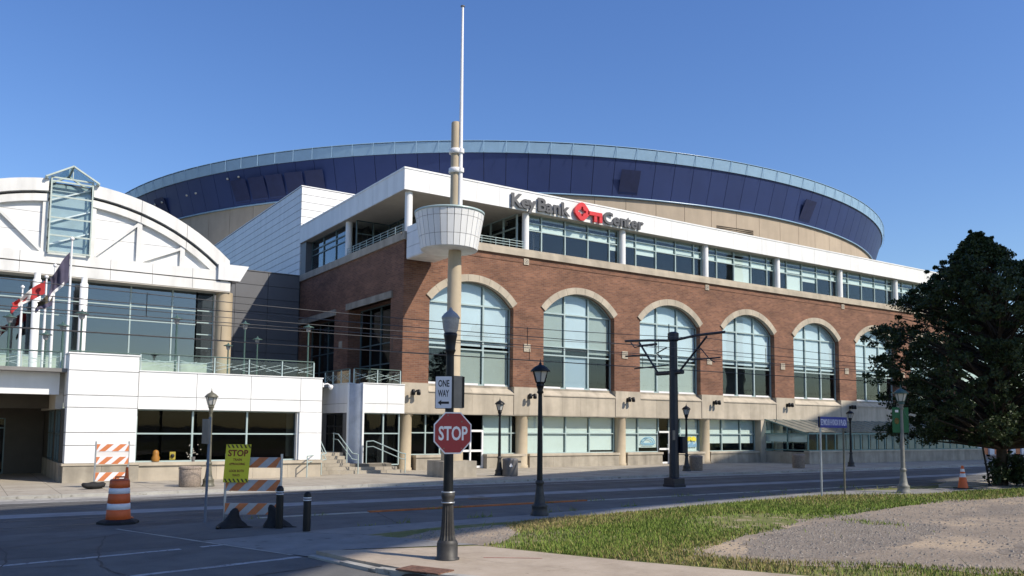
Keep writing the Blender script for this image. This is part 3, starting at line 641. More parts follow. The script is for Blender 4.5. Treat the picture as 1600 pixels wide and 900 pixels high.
for k in range(8):
    y0 = Y0+0.31+k*2.0
    piece('stone_block', bw, STONE, X0-0.05, X0+0.3, y0+0.004, min(YE, y0+2.0)-0.004, ZS0, ZB0-0.005)
piece('stone_soffit', bw, STONED, X0-0.04, XE, Y0-0.04, Y0+0.75, ZS0-0.05, ZS0-0.004)
# plinth and columns of the ground floor
doors = [(23.35, 24.95), (38.55, 39.5)]
segs = [(20.55, 23.1), (25.0, 34.95-7.3), (27.95, 34.8), (35.5, 38.5), (39.55, 42.4), (43.0, 48.3)]
for a, b in segs:
    blocks(a, b, Y0+0.12, Y0+0.55, 0, 0.66, 1.7, STONED); piece('plinth_cap', bw, STONE, a-0.03, b+0.03, Y0+0.06, Y0+0.6, 0.664, 0.80)
for c in [20.0]+COLX[:3]+[50.35]:
    MB().lathe([(0.40, 0), (0.40, 0.12), (0.36, 0.16), (0.36, 2.85), (0.42, 2.95), (0.42, 3.0)], c, Y0+0.42, 20).build('column', TANCOL, bw)
piece('wall_end', bw, STONE, 47.95, 48.5, Y0-0.05, Y0+0.5, 0, 2.99)
# --- windows
def window(parent, name, xs, zs, y, glass, frame, blind=None, fw=0.06, top=None, dark=()):
    """window > frame, panes, blinds. xs/zs are mullion lines; blind maps (col,row)->(material, drop 0..1); top clips panes to an arch"""
    wn = bpy.data.objects.new(name, None); COL.objects.link(wn); wn.parent = parent
    wn.location = Vector(((xs[0]+xs[-1])/2, y, zs[0])) - wloc(parent)
    fr = MB()
    def ztop(x, z): return min(z, top(x)) if top else z
    for i, x in enumerate(xs):
        h = fw/2*(1.2 if 0 < i < len(xs)-1 else 1.0); ze = zs[-1] if not top else top(min(max(x, xs[0]+.02), xs[-1]-.02))
        fr.box(x-h, x+h, y-0.07, y+0.05, zs[0], ze)
    for z in zs:
        if not (top and z == zs[-1]):
            h = fw/2
            if top and z > top(xs[0]):
                dx = math.sqrt(max(0, RI*RI-(z-ZC)**2)); cx_ = (xs[0]+xs[-1])/2
                fr.box(max(xs[0], cx_-dx), min(xs[-1], cx_+dx), y-0.065, y+0.045, z-h, z+h)
            else: fr.box(xs[0], xs[-1], y-0.065, y+0.045, z-h, z+h)
    if top:
        cx_ = (xs[0]+xs[-1])/2; n = 16
        for k in range(n):
            a, b = xs[0]+(xs[-1]-xs[0])*k/n, xs[0]+(xs[-1]-xs[0])*(k+1)/n
            fr.bar((a, y, top(a)-0.03), (b, y, top(b)-0.03), 0.1, 0.08)
    fr.build('frame', frame, wn)
    for i in range(len(xs)-1):
        for j in range(len(zs)-1):
            xa, xb, za, zb_ = xs[i]+fw/2, xs[i+1]-fw/2, zs[j]+fw/2, zs[j+1]-fw/2
            if top and zb_ > min(top(xa), top(xb)):
                n = 6; poly = [(xa, za), (xb, za)] + [(xb+(xa-xb)*q/n, max(za+0.02, min(zb_, top(xb+(xa-xb)*q/n)-0.05))) for q in range(n+1)]
                MB().prism(poly, 0.02, lambda a, b, t: (a, y+t, b)).build('pane', glass, wn)
            else: poly = None; piece('pane', wn, glass, xa, xb, y, y+0.02, za, zb_)
            bl = blind(i, j) if blind else None
            if bl:
                bm_, drop = bl
                if poly: MB().prism([(a+(0.05 if a < (xa+xb)/2 else -0.05), b) for a, b in poly], 0.015, lambda a, b, t: (a, y+0.06+t, b)).build('blind', bm_, wn)
                else: piece('blind', wn, bm_, xa+0.05, xb-0.05, y+0.06, y+0.075, zb_-(zb_-za)*drop, zb_)
    return wn
for ci, c in enumerate(ARC[:7]):
    xs = [c-HW, c-HW+1.83, c-HW+3.67, c+HW]; zs = [4.70, 6.68, 7.18, 9.22, 10.6]
    def bl(i, j, ci=ci):
        if j >= 2:
            if ci == 1 and i != 1: return (BLINDG, 1)
            return (BLINDB, 1)
        if j == 1: return (BLINDB if ci != 1 else BLINDG, 0.6) if not (ci == 1 and i == 1) else None
        if ci in (0, 2): return (BLINDG, 1) if (ci == 2 or i > 0) else None
        if ci == 1 and i == 1: return (mat('grey blue blind', (0.30, 0.38, 0.45), 0.8, var=0.03), 1)
        return None
    window(bw, 'arched_window', xs, zs, Y0+0.42, GLASS, FRAME, bl, 0.085, lambda x, c=c: arc_in(min(HW, abs(x-c))))
    mb = MB()
    for i in range(3): mb.box(c-HW+0.1+i*1.83, c-HW+1.5+i*1.83, Y0+0.40, Y0+0.47, 4.67, 4.78)
    mb.v = [(a, b-0.08, c) for a, b, c in mb.v]; mb.build('window_sill', WHITEP, bw)
zg = [0.82, 1.99, 3.0]
window(bw, 'shop_window', [20.42, 21.3, 22.2, 23.2], zg, Y0+0.6, GLASSD, FRAME, None)
window(bw, 'shop_window', [25.0, 26.9, 27.3], zg, Y0+0.6, GLASS, FRAME, lambda i, j: (BLIND, 1) if i == 0 else None)
window(bw, 'shop_window', [27.9, 29.17, 30.89, 32.73, 34.72], zg, Y0+0.6, GLASS, FRAME, lambda i, j: (BLIND, 0.9 if (i == 3 and j == 0) else 1))
window(bw, 'shop_window', [35.5, 36.75, 38.55], zg, Y0+0.6, GLASS, FRAME, lambda i, j: (BLIND, 0.78 if (i == 1 and j == 0) else 1))
window(bw, 'shop_window', [39.5, 40.54, 42.36], zg, Y0+0.6, GLASS, FRAME, lambda i, j: (BLIND, 1))
window(bw, 'shop_window', [43.05, 44.56, 46.46, 48.0], zg, Y0+0.6, GLASS, FRAME, lambda i, j: (BLIND, 0.55 if j == 0 else 1))
window(bw, 'shop_window', [48.6, 50.0], zg, Y0+0.6, GLASS, FRAME, lambda i, j: (BLIND, 0.55 if j == 0 else 1))
for (a, b) in doors:                                    # glazed doors
    dn = bpy.data.objects.new('shop_door', None); COL.objects.link(dn); dn.parent = bw; dn.location = Vector((a, Y0+0.6, 0.02))-wloc(bw)
    f = MB()
    for x in (a, (a+b)/2 if b-a > 1.2 else a+0.001, b): f.box(x-0.05, x+0.05, Y0+0.52, Y0+0.65, 0.02, 2.15)
    for z in (0.10, 1.0, 2.12): f.box(a, b, Y0+0.525, Y0+0.645, z-0.07, z+0.05)
    f.build('door_frame', WHITEP, dn); piece('pane', dn, GLASSD, a+0.05, b-0.05, Y0+0.58, Y0+0.6, 0.1, 2.1)
    MB().tube([(a+0.75, Y0+0.5, 0.9), (a+0.75, Y0+0.46, 0.95), (a+0.75, Y0+0.46, 1.25), (a+0.75, Y0+0.5, 1.3)], 0.015).build('handle', STEEL, dn)
    piece('fanlight', bw, GLASSD, a, b, Y0+0.6, Y0+0.62, 2.2, 3.0)
# window graphics
gph = thing('window_poster', 'pale poster with a blue arch emblem in a shop window beside the dark steel pole', 'poster', (37.7, 40.57, 1.1))
mb = MB()
for k in range(14):
    a0, a1 = math.pi*k/14, math.pi*(k+1)/14
    for r0, r1 in ((0.52, 0.60), (0.36, 0.42)):
        mb.add([(37.65+r*math.cos(a), 40.575, 1.42+0.62*r*math.sin(a)) for a, r in ((a0, r0), (a0, r1), (a1, r1), (a1, r0))], [(0, 1, 2, 3)])
mb.box(37.0, 38.3, 40.573, 40.577, 1.34, 1.39); mb.box(37.15, 38.15, 40.573, 40.577, 1.24, 1.29)
mb.build('emblem', mat('poster blue', (0.10, 0.32, 0.50), 0.7), gph)
gp2 = thing('window_poster', 'yellow and blue poster in a shop window right of the dark steel pole', 'poster', (41.4, 40.57, 1.0))
mb = MB()
for k in range(7): mb.add([(40.75+k*0.19, 40.572, 1.55+0.06*math.sin(k*2)), (40.92+k*0.19, 40.572, 1.50), (40.94+k*0.19, 40.572, 1.78+0.08*math.sin(k*3)), (40.73+k*0.19, 40.572, 1.8)], [(0, 1, 2, 3)])
mb.build('yellow_print', mat('poster yellow', (0.72, 0.62, 0.05), 0.7), gp2)
mb = MB()
for k in range(8): mb.box(40.85+k*0.16, 40.98+k*0.16, 40.570, 40.574, 1.10, 1.10+0.22+0.08*(k % 3))
mb.build('blue_print', mat('poster pale blue', (0.20, 0.38, 0.55), 0.7), gp2)
# canopy over the ground floor at the right
cn = bpy.data.objects.new('glass_canopy', None); COL.objects.link(cn); cn.parent = bw; cn.location = Vector((48.5, 36.2, 0))-wloc(bw)
CY0, CXa, CXb = 36.3, 48.4, 71.2
blocks(CXa, CXb, CY0-0.05, CY0+0.3, 0, 0.80, 2.0, STONED, 'plinth_stone', cn); piece('plinth_cap', cn, STONE, CXa-0.04, CXb, CY0-0.1, CY0+0.36, 0.803, 0.90)
blocks(CXa+0.02, CXa+0.3, CY0+0.31, Y0+0.1, 0, 0.80, 2.0, STONED, 'plinth_stone', cn)
f = MB(); nb = 23; wd = (CXb-CXa)/nb
for k in range(nb+1):
    x = CXa+k*wd; f.box(x-0.045, x+0.045, CY0, CY0+0.09, 0.9, 2.06); f.bar((x, CY0+0.05, 2.06), (x, Y0-0.02, 3.06), 0.045, 0.08)
f.box(CXa, CXb, CY0-0.02, CY0+0.1, 2.03, 2.13); f.box(CXa, CXb, CY0-0.01, CY0+0.1, 0.88, 0.96)
f.box(CXa-0.03, CXa+0.05, CY0, Y0, 0.9, 0.97); f.box(CXa-0.03, CXa+0.05, CY0, Y0, 2.0, 2.08); f.box(CXa-0.03, CXa+0.05, CY0+1.7, CY0+1.78, 0.9, 2.5)
f.build('canopy_frame', mat('teal canopy frame', (0.13, 0.24, 0.24), 0.4, metal=0.2), cn)
rp_ = None
for k in range(nb):
    x0, x1 = CXa+k*wd+0.05, CXa+(k+1)*wd-0.05
    piece('pane', cn, GLASS, x0, x1, CY0+0.03, CY0+0.05, 0.96, 2.03)
    if rp_ is None:
        rp_ = MB().add([(0, 0, 0), (x1-x0, 0, 0), (x1-x0, 3.68, 1.0), (0, 3.68, 1.0), (0, 0, .02), (x1-x0, 0, .02), (x1-x0, 3.68, 1.02), (0, 3.68, 1.02)], [(0, 3, 2, 1), (4, 5, 6, 7), (0, 1, 5, 4), (1, 2, 6, 5), (2, 3, 7, 6), (3, 0, 4, 7)]).mesh('roof_pane', GLASSR)
    link('roof_pane', rp_, cn, Vector((x0, CY0+0.06, 2.08))-wloc(cn))
    if k > 3: piece('blind', cn, BLINDG, x0, x1, CY0+0.55, CY0+0.57, 0.96, 2.0)
piece('side_pane', cn, GLASS, CXa, CXa+0.02, CY0+0.1, Y0, 0.97, 2.0)
MB().prism([(CY0+0.1, 2.08), (Y0-0.02, 2.08), (Y0-0.02, 3.0)], 0.02, lambda a, b, t: (CXa+t, a, b)).build('side_pane', GLASS, cn)
piece('blind', cn, BLIND, CXa+0.12, CXa+0.14, CY0+0.2, Y0, 1.5, 2.0)
# --- upper floor: sill, glazing, round columns, fascia
blocks(X0-0.10, XE, Y0-0.14, Y0+0.25, ZTOP, 12.62, 3.79, STONE, 'sill_stone')
blocks(X0-0.04, XE, Y0-0.06, Y0+0.25, 12.624, 12.80, 3.79, STONE, 'sill_stone')
for k in range(8): piece('sill_stone', bw, STONE, X0-0.10, X0+0.3, Y0+0.255+k*2, min(YE, Y0+0.25+(k+1)*2)-0.005, ZTOP, 12.78)
piece('roof_slab', bw, ROOF, X0+0.3, XE, Y0+0.3, YE, 15.4, 15.9)
piece('terrace_floor', bw, CONCG, X0+0.3, XE, Y0+0.25, YE, 12.30, 12.40)
soff = MB().box(X0-0.10, XE, Y0-0.16, YE, 15.02, 15.06).build('soffit', SOFFIT, bw)
xcol = [19.85]+COLX
for c in xcol[:-1]+[72.9]: MB().lathe([(0.21, 12.78), (0.21, 15.03)], c, Y0+0.16, 20).build('round_column', WHITE, bw)
MB().lathe([(0.21, 12.78), (0.21, 15.03)], X0+0.25, 48.35, 20).build('round_column', WHITE, bw)
zu = [12.82, 14.08, 14.52, 15.02]
seed_full = {(3, 1), (4, 1), (5, 3)}
for bi in range(6):
    a, b = COLX[bi], COLX[bi+1]; xs = [a+0.22, a+1.28, a+3.06, a+4.86, a+6.6, b-0.22]
    def bl(i, j, bi=bi):
        if j == 2: return (BLINDG, 0.5)
        if j == 1: return (BLIND, 1.0 if (i+bi) % 4 else 0.8)
        if bi == 2 and i in (2,): return (BLIND, 1)
        if bi == 3 and i in (1,): return (BLIND, 1)
        if (i*3+bi*2) % 7 == 5: return (BLIND, 0.3)
        return None
    window(bw, 'clerestory_window', xs, zu, Y0+0.36, GLASS, FRAME, bl)
MB().box(COLX[0]+0.3, XE-0.2, Y0+2.4, Y0+2.5, 12.4, 15.02).build('room_wall', ROOM, bw)
piece('ceiling_void', bw, ROOM, COLX[0]+0.1, XE-0.1, Y0+0.5, Y0+2.4, 14.97, 15.015)
# recessed terrace at the corner
def ywall(parent, name, x, y0, y1, z0, z1, ny, zrows, glass, frame):
    wn = bpy.data.objects.new(name, None); COL.objects.link(wn); wn.parent = parent; wn.location = Vector((x, (y0+y1)/2, z0))-wloc(parent)
    f = MB()
    for k in range(ny+1): y_ = y0+(y1-y0)*k/ny; f.box(x-0.06, x+0.05, y_-0.04, y_+0.04, z0, z1)
    for z in zrows: f.box(x-0.055, x+0.045, y0, y1, z-0.035, z+0.035)
    f.build('frame', frame, wn)
    for k in range(ny):
        for j in range(len(zrows)-1):
            piece('pane', wn, glass, x, x+0.02, y0+(y1-y0)*k/ny+0.04, y0+(y1-y0)*(k+1)/ny-0.04, zrows[j]+0.035, zrows[j+1]-0.035)
    return wn
zt = [12.42, 13.55, 14.2, 15.0]
window(bw, 'terrace_window', [20.0, 21.1, 22.2], zt, 47.6, GLASS, FRAMED, None)
ywall(bw, 'terrace_window', 22.2, 45.0, 47.55, 12.42, 15.0, 2, zt, GLASS, FRAMED)
window(bw, 'terrace_window', [22.25, 23.9, 25.5, 27.15], zt, 45.0, GLASS, FRAMED, None)
ywall(bw, 'terrace_window', 27.2, 40.55, 44.95, 12.42, 15.0, 3, zt, GLASS, FRAME)
piece('room_wall', bw, ROOM, 20.0, 28, 49.5, 49.6, 12.42, 15.0); piece('room_wall', bw, ROOM, 28.4, 28.5, 40.6, 49.4, 12.42, 15.0)
ywall(bw, 'side_window', X0+0.42, 48.6, 55.2, 12.8, 15.0, 3, [12.82, 14.0, 14.4, 15.0], GLASSR, FRAMED)
piece('room_wall', bw, ROOM, X0+1.6, X0+1.7, 48.6, 56, 12.42, 15.0)
piece('end_wall', bw, GREYP, X0-0.05, X0+0.42, 55.25, 56.25, 12.80, 15.0)
mb = MB()
for z in (12.95, 13.1, 13.25): mb.tube([(21.6, Y0+0.05, z), (27.3, Y0+0.05, z)], 0.018, 6)
for k in range(7): mb.tube([(21.6+k*0.95, Y0+0.05, 12.8), (21.6+k*0.95, Y0+0.05, 13.28)], 0.02, 6)
for z in (12.95, 13.1, 13.25): mb.tube([(X0+0.05, 40.3, z), (X0+0.05, 48.1, z)], 0.018, 6)
for k in range(9): mb.tube([(X0+0.05, 40.3+k*0.97, 12.8), (X0+0.05, 40.3+k*0.97, 13.28)], 0.02, 6)
mb.build('terrace_rail', FRAME, bw)
# fascia panels
FZ0, FZ1, FY = 15.04, 16.18, Y0-0.22
MB().box(X0-0.12, XE+0.2, FY+0.05, Y0+0.5, FZ0+0.02, FZ1-0.02).build('fascia_core', SEAM, bw)
MB().box(X0-0.12, X0+0.5, Y0+0.5, YE, FZ0+0.02, FZ1-0.02).build('fascia_core', SEAM, bw)
wdp = 1.515; k = 0; x = X0-0.17
while x < XE:
    x1 = min(XE+0.2, x+wdp); piece('fascia_panel', bw, WHITE, x+(0 if k == 0 else 0.007), x1-0.007, FY, FY+0.05, FZ0, FZ1); x = x1; k += 1
y = FY+0.052; wdp = 2.05
while y < YE:
    y1 = min(YE, y+wdp); piece('fascia_panel', bw, WHITE, X0-0.17, X0-0.12, y+0.01, y1-0.01, FZ0, FZ1); y = y1
piece('coping', bw, WHITE, X0-0.20, XE+0.25, FY-0.03, FY+0.35, FZ1, FZ1+0.09)
piece('coping', bw, WHITE, X0-0.20, X0+0.2, FY+0.352, YE, FZ1, FZ1+0.09)
# carved tiles in the brick
def tile(x, z, s=0.46, side=None):
    t_ = MB()
    if side is None:
        t_.box(x-s/2, x+s/2, Y0-0.05, Y0+0.05, z-s/2, z+s/2); o = t_.build('stone_tile', STONE, bw)
        r = MB()
        for q in range(10):
            a0, a1 = 6.283*q/10, 6.283*(q+1)/10
            r.add([(x+rr*math.cos(a), Y0-0.054, z+rr*math.sin(a)) for a, rr in ((a0, .30*s), (a0, .38*s), (a1, .38*s), (a1, .30*s))], [(0, 1, 2, 3)])
        r.add([(x-.12*s, Y0-0.055, z-.16*s), (x+.2*s, Y0-0.055, z-.05*s), (x+.03*s, Y0-0.055, z+.2*s)], [(0, 1, 2)])
        r.build('tile_carving', STONED if s > 0.4 else SEAM, o)
    else:
        t_.box(X0-0.05, X0+0.05, side-s/2, side+s/2, z-s/2, z+s/2); t_.build('stone_tile', STONE, bw)
for x in (27.6, 35.15, 42.8, 50.5, 58.2, 65.9): tile(x, 6.97)
for x in (27.5, 42.65, 57.9): tile(x, 12.08-0.02, 0.36)
tile(0, 7.3, 0.46, side=48.6)
# lintels and side glazing on the terrace side
for (a, b, z0, z1) in openings:
    n = 3
    for k in range(n): piece('lintel_stone', bw, STONED, X0-0.10, X0+0.3, a-0.25+(b-a+0.5)*k/n+0.005, a-0.25+(b-a+0.5)*(k+1)/n-0.005, z1, z1+0.38)
    wn = ywall(bw, 'terrace_window', X0+0.85, a+0.02, b-0.02, 4.5, z1, 4, [4.52, 5.9, 7.1, z1-0.04], GLASSD, FRAMED)
    piece('room_wall', bw, ROOM, X0+3.4, X0+3.5, a, b, 4.5, z1)
    MB().lathe([(0.33, 4.5), (0.33, z1)], X0+1.6, a+1.9, 16).build('column', TANCOL, bw)

# ------------------------------------------------ wall lamps on the piers
wl = thing('wall_lamp', 'x', 'wall lamp', (0, 0, 0), 'floodlights along the stone band')
MB().box(-0.09, 0.09, -0.10, 0, -0.12, 0.12).build('back_plate', BLACK, wl)
MB().tube([(0, -0.05, 0), (0, -0.30, 0.03), (0, -0.42, 0.12)], 0.03, 8).build('arm', BLACK, wl)
for s_ in (-1, 1):
    MB().lathe([(0.03, 0.17), (0.09, 0.15), (0.115, -0.10), (0.06, -0.14)], s_*0.16, -0.36, 12).build('lamp_head', BLACK, wl)
MB().tube([(-0.2, -0.36, 0.05), (0.2, -0.36, 0.05)], 0.03, 8).build('bracket', BLACK, wl)
MB().lathe([(0.05, 0), (0.07, 0.1), (0.02, 0.16)], 0.0, -0.14, 10).build('sensor', BLACK, wl)
lamp_x = [(20.2, 'by the corner column at the left end'), (27.75, 'on the pier between the first and second arched windows'), (35.35, 'on the pier between the second and third arched windows'), (43.15, 'on the pier between the third and fourth arched windows'), (50.85, 'on the pier between the fourth and fifth arched windows'), (58.45, 'on the pier between the fifth and sixth arched windows'), (66.1, 'on the pier behind the dark tree')]
for i, (x, txt) in enumerate(lamp_x):
    o = wl if i == 0 else copy_tree(wl)
    o.location = (x, Y0-0.06, 4.12); o['label'] = 'black twin floodlight ' + txt
    tag(o, cat='wall lamp', group='floodlights along the stone band')

# ------------------------------------------------ sign on the fascia
sg = thing('roof_sign', 'charcoal raised lettering with a red key emblem on the white fascia', 'sign', (26.1, FY, 15.05))
def sign_word(txt, x0, x1, z, size):
    W = text_width(txt, size, 0.032, 1.0); k = (x1-x0)/W; x = x0
    for i, ch in enumerate(txt):
        pre = text_width(txt[:i+1], size, 0.032, 1.0); own = text_width(ch, size, 0.032)
        lettering('letter', ch, size, LETTER, sg, (x0+(pre-own)*k, FY-0.11, z), depth=0.05, bold=0.032, xs=k)
sign_word('KeyBank', 26.15, 30.45, 15.18, 1.08)
sign_word('Center', 33.1, 36.45, 15.16, 1.02)
def rsq(cx, cz, h, n=5, rr=0.35):
    pts = []
    for qx, qz, a0 in ((1, 0, -45), (0, 1, 45), (-1, 0, 135), (0, -1, 225)):
        for k in range(n): a = rad(a0+90*k/(n-1)); pts.append((cx+qx*(h-rr*h)+rr*h*math.cos(a), cz+qz*(h-rr*h)+rr*h*math.sin(a)))
    return pts
kx, kz = 31.35, 15.58
outer = rsq(kx, kz, 0.57, 7, 0.6); innr = [(kx+0.30*(1.0 if (k % 7) in (2, 3, 4) else 0.6)*math.cos(rad(-45+90*k/7+6)), kz+0.30*(1.0 if (k % 7) in (2, 3, 4) else 0.6)*math.sin(rad(-45+90*k/7+6))) for k in range(28)]
mb = MB(); n = len(outer)
for k in range(n):
    k2 = (k+1) % n
    mb.prism([outer[k], outer[k2], innr[k2], innr[k]], 0.16, lambda a, b, t: (a, FY-0.24+t, b))
mb.prism([(31.82, 15.46), (32.95, 15.46), (32.95, 15.70), (31.82, 15.70)], 0.16, lambda a, b, t: (a, FY-0.24+t, b))
mb.prism([(32.3, 15.08), (32.52, 15.08), (32.52, 15.44), (32.3, 15.44)], 0.16, lambda a, b, t: (a, FY-0.24+t, b))
mb.prism([(32.72, 15.08), (32.95, 15.08), (32.95, 15.44), (32.72, 15.44)], 0.16, lambda a, b, t: (a, FY-0.24+t, b))
mb.build('key_emblem', KEYRED, sg, 'bright red key with a rounded diamond bow')
mb = MB(); mb.box(26.2, 30.5, FY-0.03, FY-0.001, 15.3, 15.34); mb.box(33.1, 36.4, FY-0.03, FY-0.001, 15.3, 15.34); mb.box(30.8, 32.9, FY-0.08, FY-0.001, 15.5, 15.54); mb.build('mounting_rail', WHITE, sg)

# ================================================================== ATRIUM HALL
AX, AY = 4.5, 50.0
ah = thing('atrium_hall', 'white arched entrance hall with a glazed gable bay and tall glass front', 'building', (AX, AY, 0))
AR, ATOP = 12.3, 15.32; AZC = ATOP-AR; AH = 8.45
def aro(dx, inset=0.0): return AZC+math.sqrt((AR-inset)**2-dx*dx)
mb = MB()
n = 40
poly = [(-AH, 11.0)] + [(-AH+2*AH*k/n, aro(-AH+2*AH*k/n, 0.1)) for k in range(n+1)] + [(AH, 11.0)]
mb.prism(poly, 22, lambda a, b, t: (AX+a, AY+0.12+t, b)); mb.build('vault', SEAM, ah)
def arcband(i0, i1, y0, y1, m_, name, x_lo, x_hi, nseg=4):
    """pieces of a curved band between two insets, split into cladding panels"""
    nn = max(1, round((x_hi-x_lo)/2.3))
    for k in range(nn):
        a, b = x_lo+(x_hi-x_lo)*k/nn+0.012, x_lo+(x_hi-x_lo)*(k+1)/nn-0.012
        top = [(a+(b-a)*q/nseg, aro(a+(b-a)*q/nseg, i0)) for q in range(nseg+1)]; bot = [(b+(a-b)*q/nseg, aro(b+(a-b)*q/nseg, i1)) for q in range(nseg+1)]
        MB().prism(top+bot, y1-y0, lambda p, q, t: (AX+p, AY+y0+t, q)).build(name, m_, ah)
for lo, hi in ((-AH, -1.05), (1.08, AH)):
    arcband(0, 0.66, -0.35, 0.12, WHITES, 'arch_panel', lo, hi)
    arcband(0.80, 1.18, -0.22, 0.12, WHITES, 'arch_panel', lo, hi)
posts = [1.15, 3.5, 5.82]
for sgn in (-1, 1):
    for i, p in enumerate(posts):
        x = AX+sgn*p; piece('post', ah, WHITES, x-0.13, x+0.13, AY-0.16, AY+0.1, 11.34, aro(p, 1.2)+0.02)
        if i < 2:
            p2 = posts[i+1]; a = Vector((AX+sgn*(p+0.12), AY-0.08, 11.40)); b = Vector((AX+sgn*(p2-0.1), AY-0.08, aro(p2, 1.25)-0.05))
            MB().bar(a, b, 0.14, 0.17, (0, 1, 0)).build('brace', WHITES, ah)
    # field panels between the posts, three courses
    xsb = posts+[7.5]
    for i in range(3):
        a, b = xsb[i]+0.14, xsb[i+1]-0.14
        for z0, z1 in ((11.36, 12.42), (12.44, 13.46), (13.48, 14.6)):
            zt0 = lambda q: min(z1, aro(q, 1.15))
            if max(zt0(a), zt0(b)) < z0+0.1: continue
            poly = [(a, z0), (b, z0)]+[(b+(a-b)*q/6, max(z0+0.01, zt0(b+(a-b)*q/6))) for q in range(7)]
            MB().prism(poly, 0.08, lambda p, q, t: (AX+sgn*p, AY+0.03+t, q)).build('field_panel', WHITE, ah)
# cornice of two bands, end block, soffit
for z0, z1, yy, nm in ((10.15, 10.70, -0.30, 'cornice_panel'), (10.78, 11.34, -0.25, 'cornice_panel')):
    for k in range(8):
        a = AX-AH-0.2+k*2.15; piece(nm, ah, WHITES, a+0.01, min(AX+AH+0.35, a+2.15)-0.01, AY+yy, AY+0.11, z0, z1)
piece('cornice_core', ah, SEAM, AX-AH, AX+AH+0.2, AY-0.15, AY+0.12, 10.2, 11.3)
MB().prism([(12.3, 10.78), (13.55, 10.78), (14.05, 11.72), (12.3, 11.72)], 1.2, lambda a, b, t: (a, AY-0.45+t, b)).build('eave_block', WHITE, ah)
piece('soffit', ah, SOFFIT, AX-AH, AX+AH+0.1, AY-0.28, AY+1.2, 10.08, 10.14)
piece('back_wall', ah, ROOM, AX-AH, AX+AH, AY+6, AY+6.1, 4.5, 11)
piece('upper_floor', ah, ROOM, AX-AH, AX+AH-0.3, AY+0.75, AY+6, 10.16, 10.3)
for x in (3.12, 5.3): MB().lathe([(0.20, 4.5), (0.20, 9.75), (0.15, 9.78), (0.15, 10.1)], x, AY-0.75, 16).build('white_column', WHITE, ah)
MB().lathe([(0.47, 4.5), (0.47, 10.1)], 12.86, AY+0.25, 20).build('tan_column', TANCOL, ah)
xsA = [-3.9, -1.5, 0.9, 3.3, 5.6, 7.83, 10.05]; zA = [4.55, 5.9, 8.15, 8.95, 9.75, 10.1]
window(ah, 'glass_wall', xsA+[11.4], zA[1:4]+[10.1], AY+0.7, GLASSR, FRAME, None, 0.06)
window(ah, 'glass_wall', [11.4, 12.35], [5.9, 6.8, 7.6, 8.3, 9.0, 10.1], AY+0.7, GLASSD, FRAME, None, 0.06)
piece('spandrel', ah, mat('pale green spandrel', (0.42, 0.50, 0.42), 0.6), AX-AH, 12.4, AY+0.66, AY+0.76, 4.5, 5.86)
# glazed gable bay
gb = bpy.data.objects.new('glazed_bay', None); COL.objects.link(gb); gb.parent = ah; gb.location = Vector((4.53, AY-0.4, 11.3))-wloc(ah)
gx0, gx1, gy0, gy1 = 3.52, 5.56, AY-0.45, AY+1.6
f = MB()
zsb = [11.36, 12.25, 13.2, 14.35, 15.15]
for z in zsb+[15.35]: f.box(gx0, gx1, gy0-0.01, gy0+0.05, z-0.04, z+0.04); f.box(gx0, gx0+0.05, gy0+0.05, gy1, z-0.04, z+0.04); f.box(gx1-0.05, gx1, gy0+0.05, gy1, z-0.04, z+0.04)
for x in (gx0, gx1-0.07): f.box(x, x+0.07, gy0-0.02, gy0+0.06, 11.3, 15.35)
f.box(gx0, gx0+0.07, gy1-0.07, gy1, 11.3, 15.35); f.box(gx1-0.07, gx1, gy1-0.07, gy1, 11.3, 15.35)
gxm = (gx0+gx1)/2
for y_ in (gy0-0.12, gy1+0.1):
    f.bar((gx0-0.25, y_, 15.30), (gxm, y_, 16.05), 0.08, 0.14, (0, 1, 0)); f.bar((gxm, y_, 16.05), (gx1+0.25, y_, 15.30), 0.08, 0.14, (0, 1, 0))
f.box(gxm-0.05, gxm+0.05, gy0-0.1, gy1+0.1, 16.0, 16.1); f.box(gx0-0.28, gx0-0.15, gy0-0.15, gy1, 15.24, 15.36); f.box(gx1+0.15, gx1+0.28, gy0-0.15, gy1, 15.24, 15.36)
f.bar((gxm, gy0, 15.35), (gxm, gy0, 16.0), 0.04)
f.build('frame', mat('pale green frame', (0.50, 0.58, 0.53), 0.5), gb)
for j in range(4): piece('pane', gb, GLASS, gx0+0.07, gx1-0.07, gy0+0.01, gy0+0.03, zsb[j]+0.04, zsb[j+1]-0.04)
for xx in (gx0+0.01, gx1-0.03): piece('pane', gb, GLASSC, xx, xx+0.02, gy0+0.08, AY-0.02, 11.4, 15.3)
MB().prism([(gx0+.05, 15.4), (gx1-.05, 15.4), (gxm, 15.98)], 0.02, lambda a, b, t: (a, gy0+t, b)).build('gable_pane', GLASSC, gb)
for s_ in (-1, 1):
    xe = gx0-0.2 if s_ < 0 else gx1+0.2
    MB().add([(xe, gy0-0.1, 15.34), (gxm, gy0-0.1, 16.03), (gxm, gy1, 16.03), (xe, gy1, 15.34), (xe, gy0-0.1, 15.36), (gxm, gy0-0.1, 16.05), (gxm, gy1, 16.05), (xe, gy1, 15.36)], [(0, 1, 2, 3), (7, 6, 5, 4), (0, 4, 5, 1), (2, 6, 7, 3)]).build('roof_pane', GLASSC, gb)
piece('reflection_panel', gb, mat('painted sky reflection', (0.34, 0.43, 0.47), 0.7, var=0.1, scale=0.8), gx0+0.08, gx1-0.08, AY+0.04, AY+0.10, 11.3, 15.1)  # pale backing panel added; its colour stands in for sky reflection in the panes
tr_ = MB()
for z in (11.8, 13.0, 14.2): tr_.bar((gx0+0.1, AY-0.1, z), (gx1-0.1, AY-0.05, z+0.8), 0.07)
tr_.box(gx0+0.1, gx1-0.1, gy1-0.05, gy1-0.02, 11.3, 13.0); tr_.build('inner_brace', WHITE, gb)

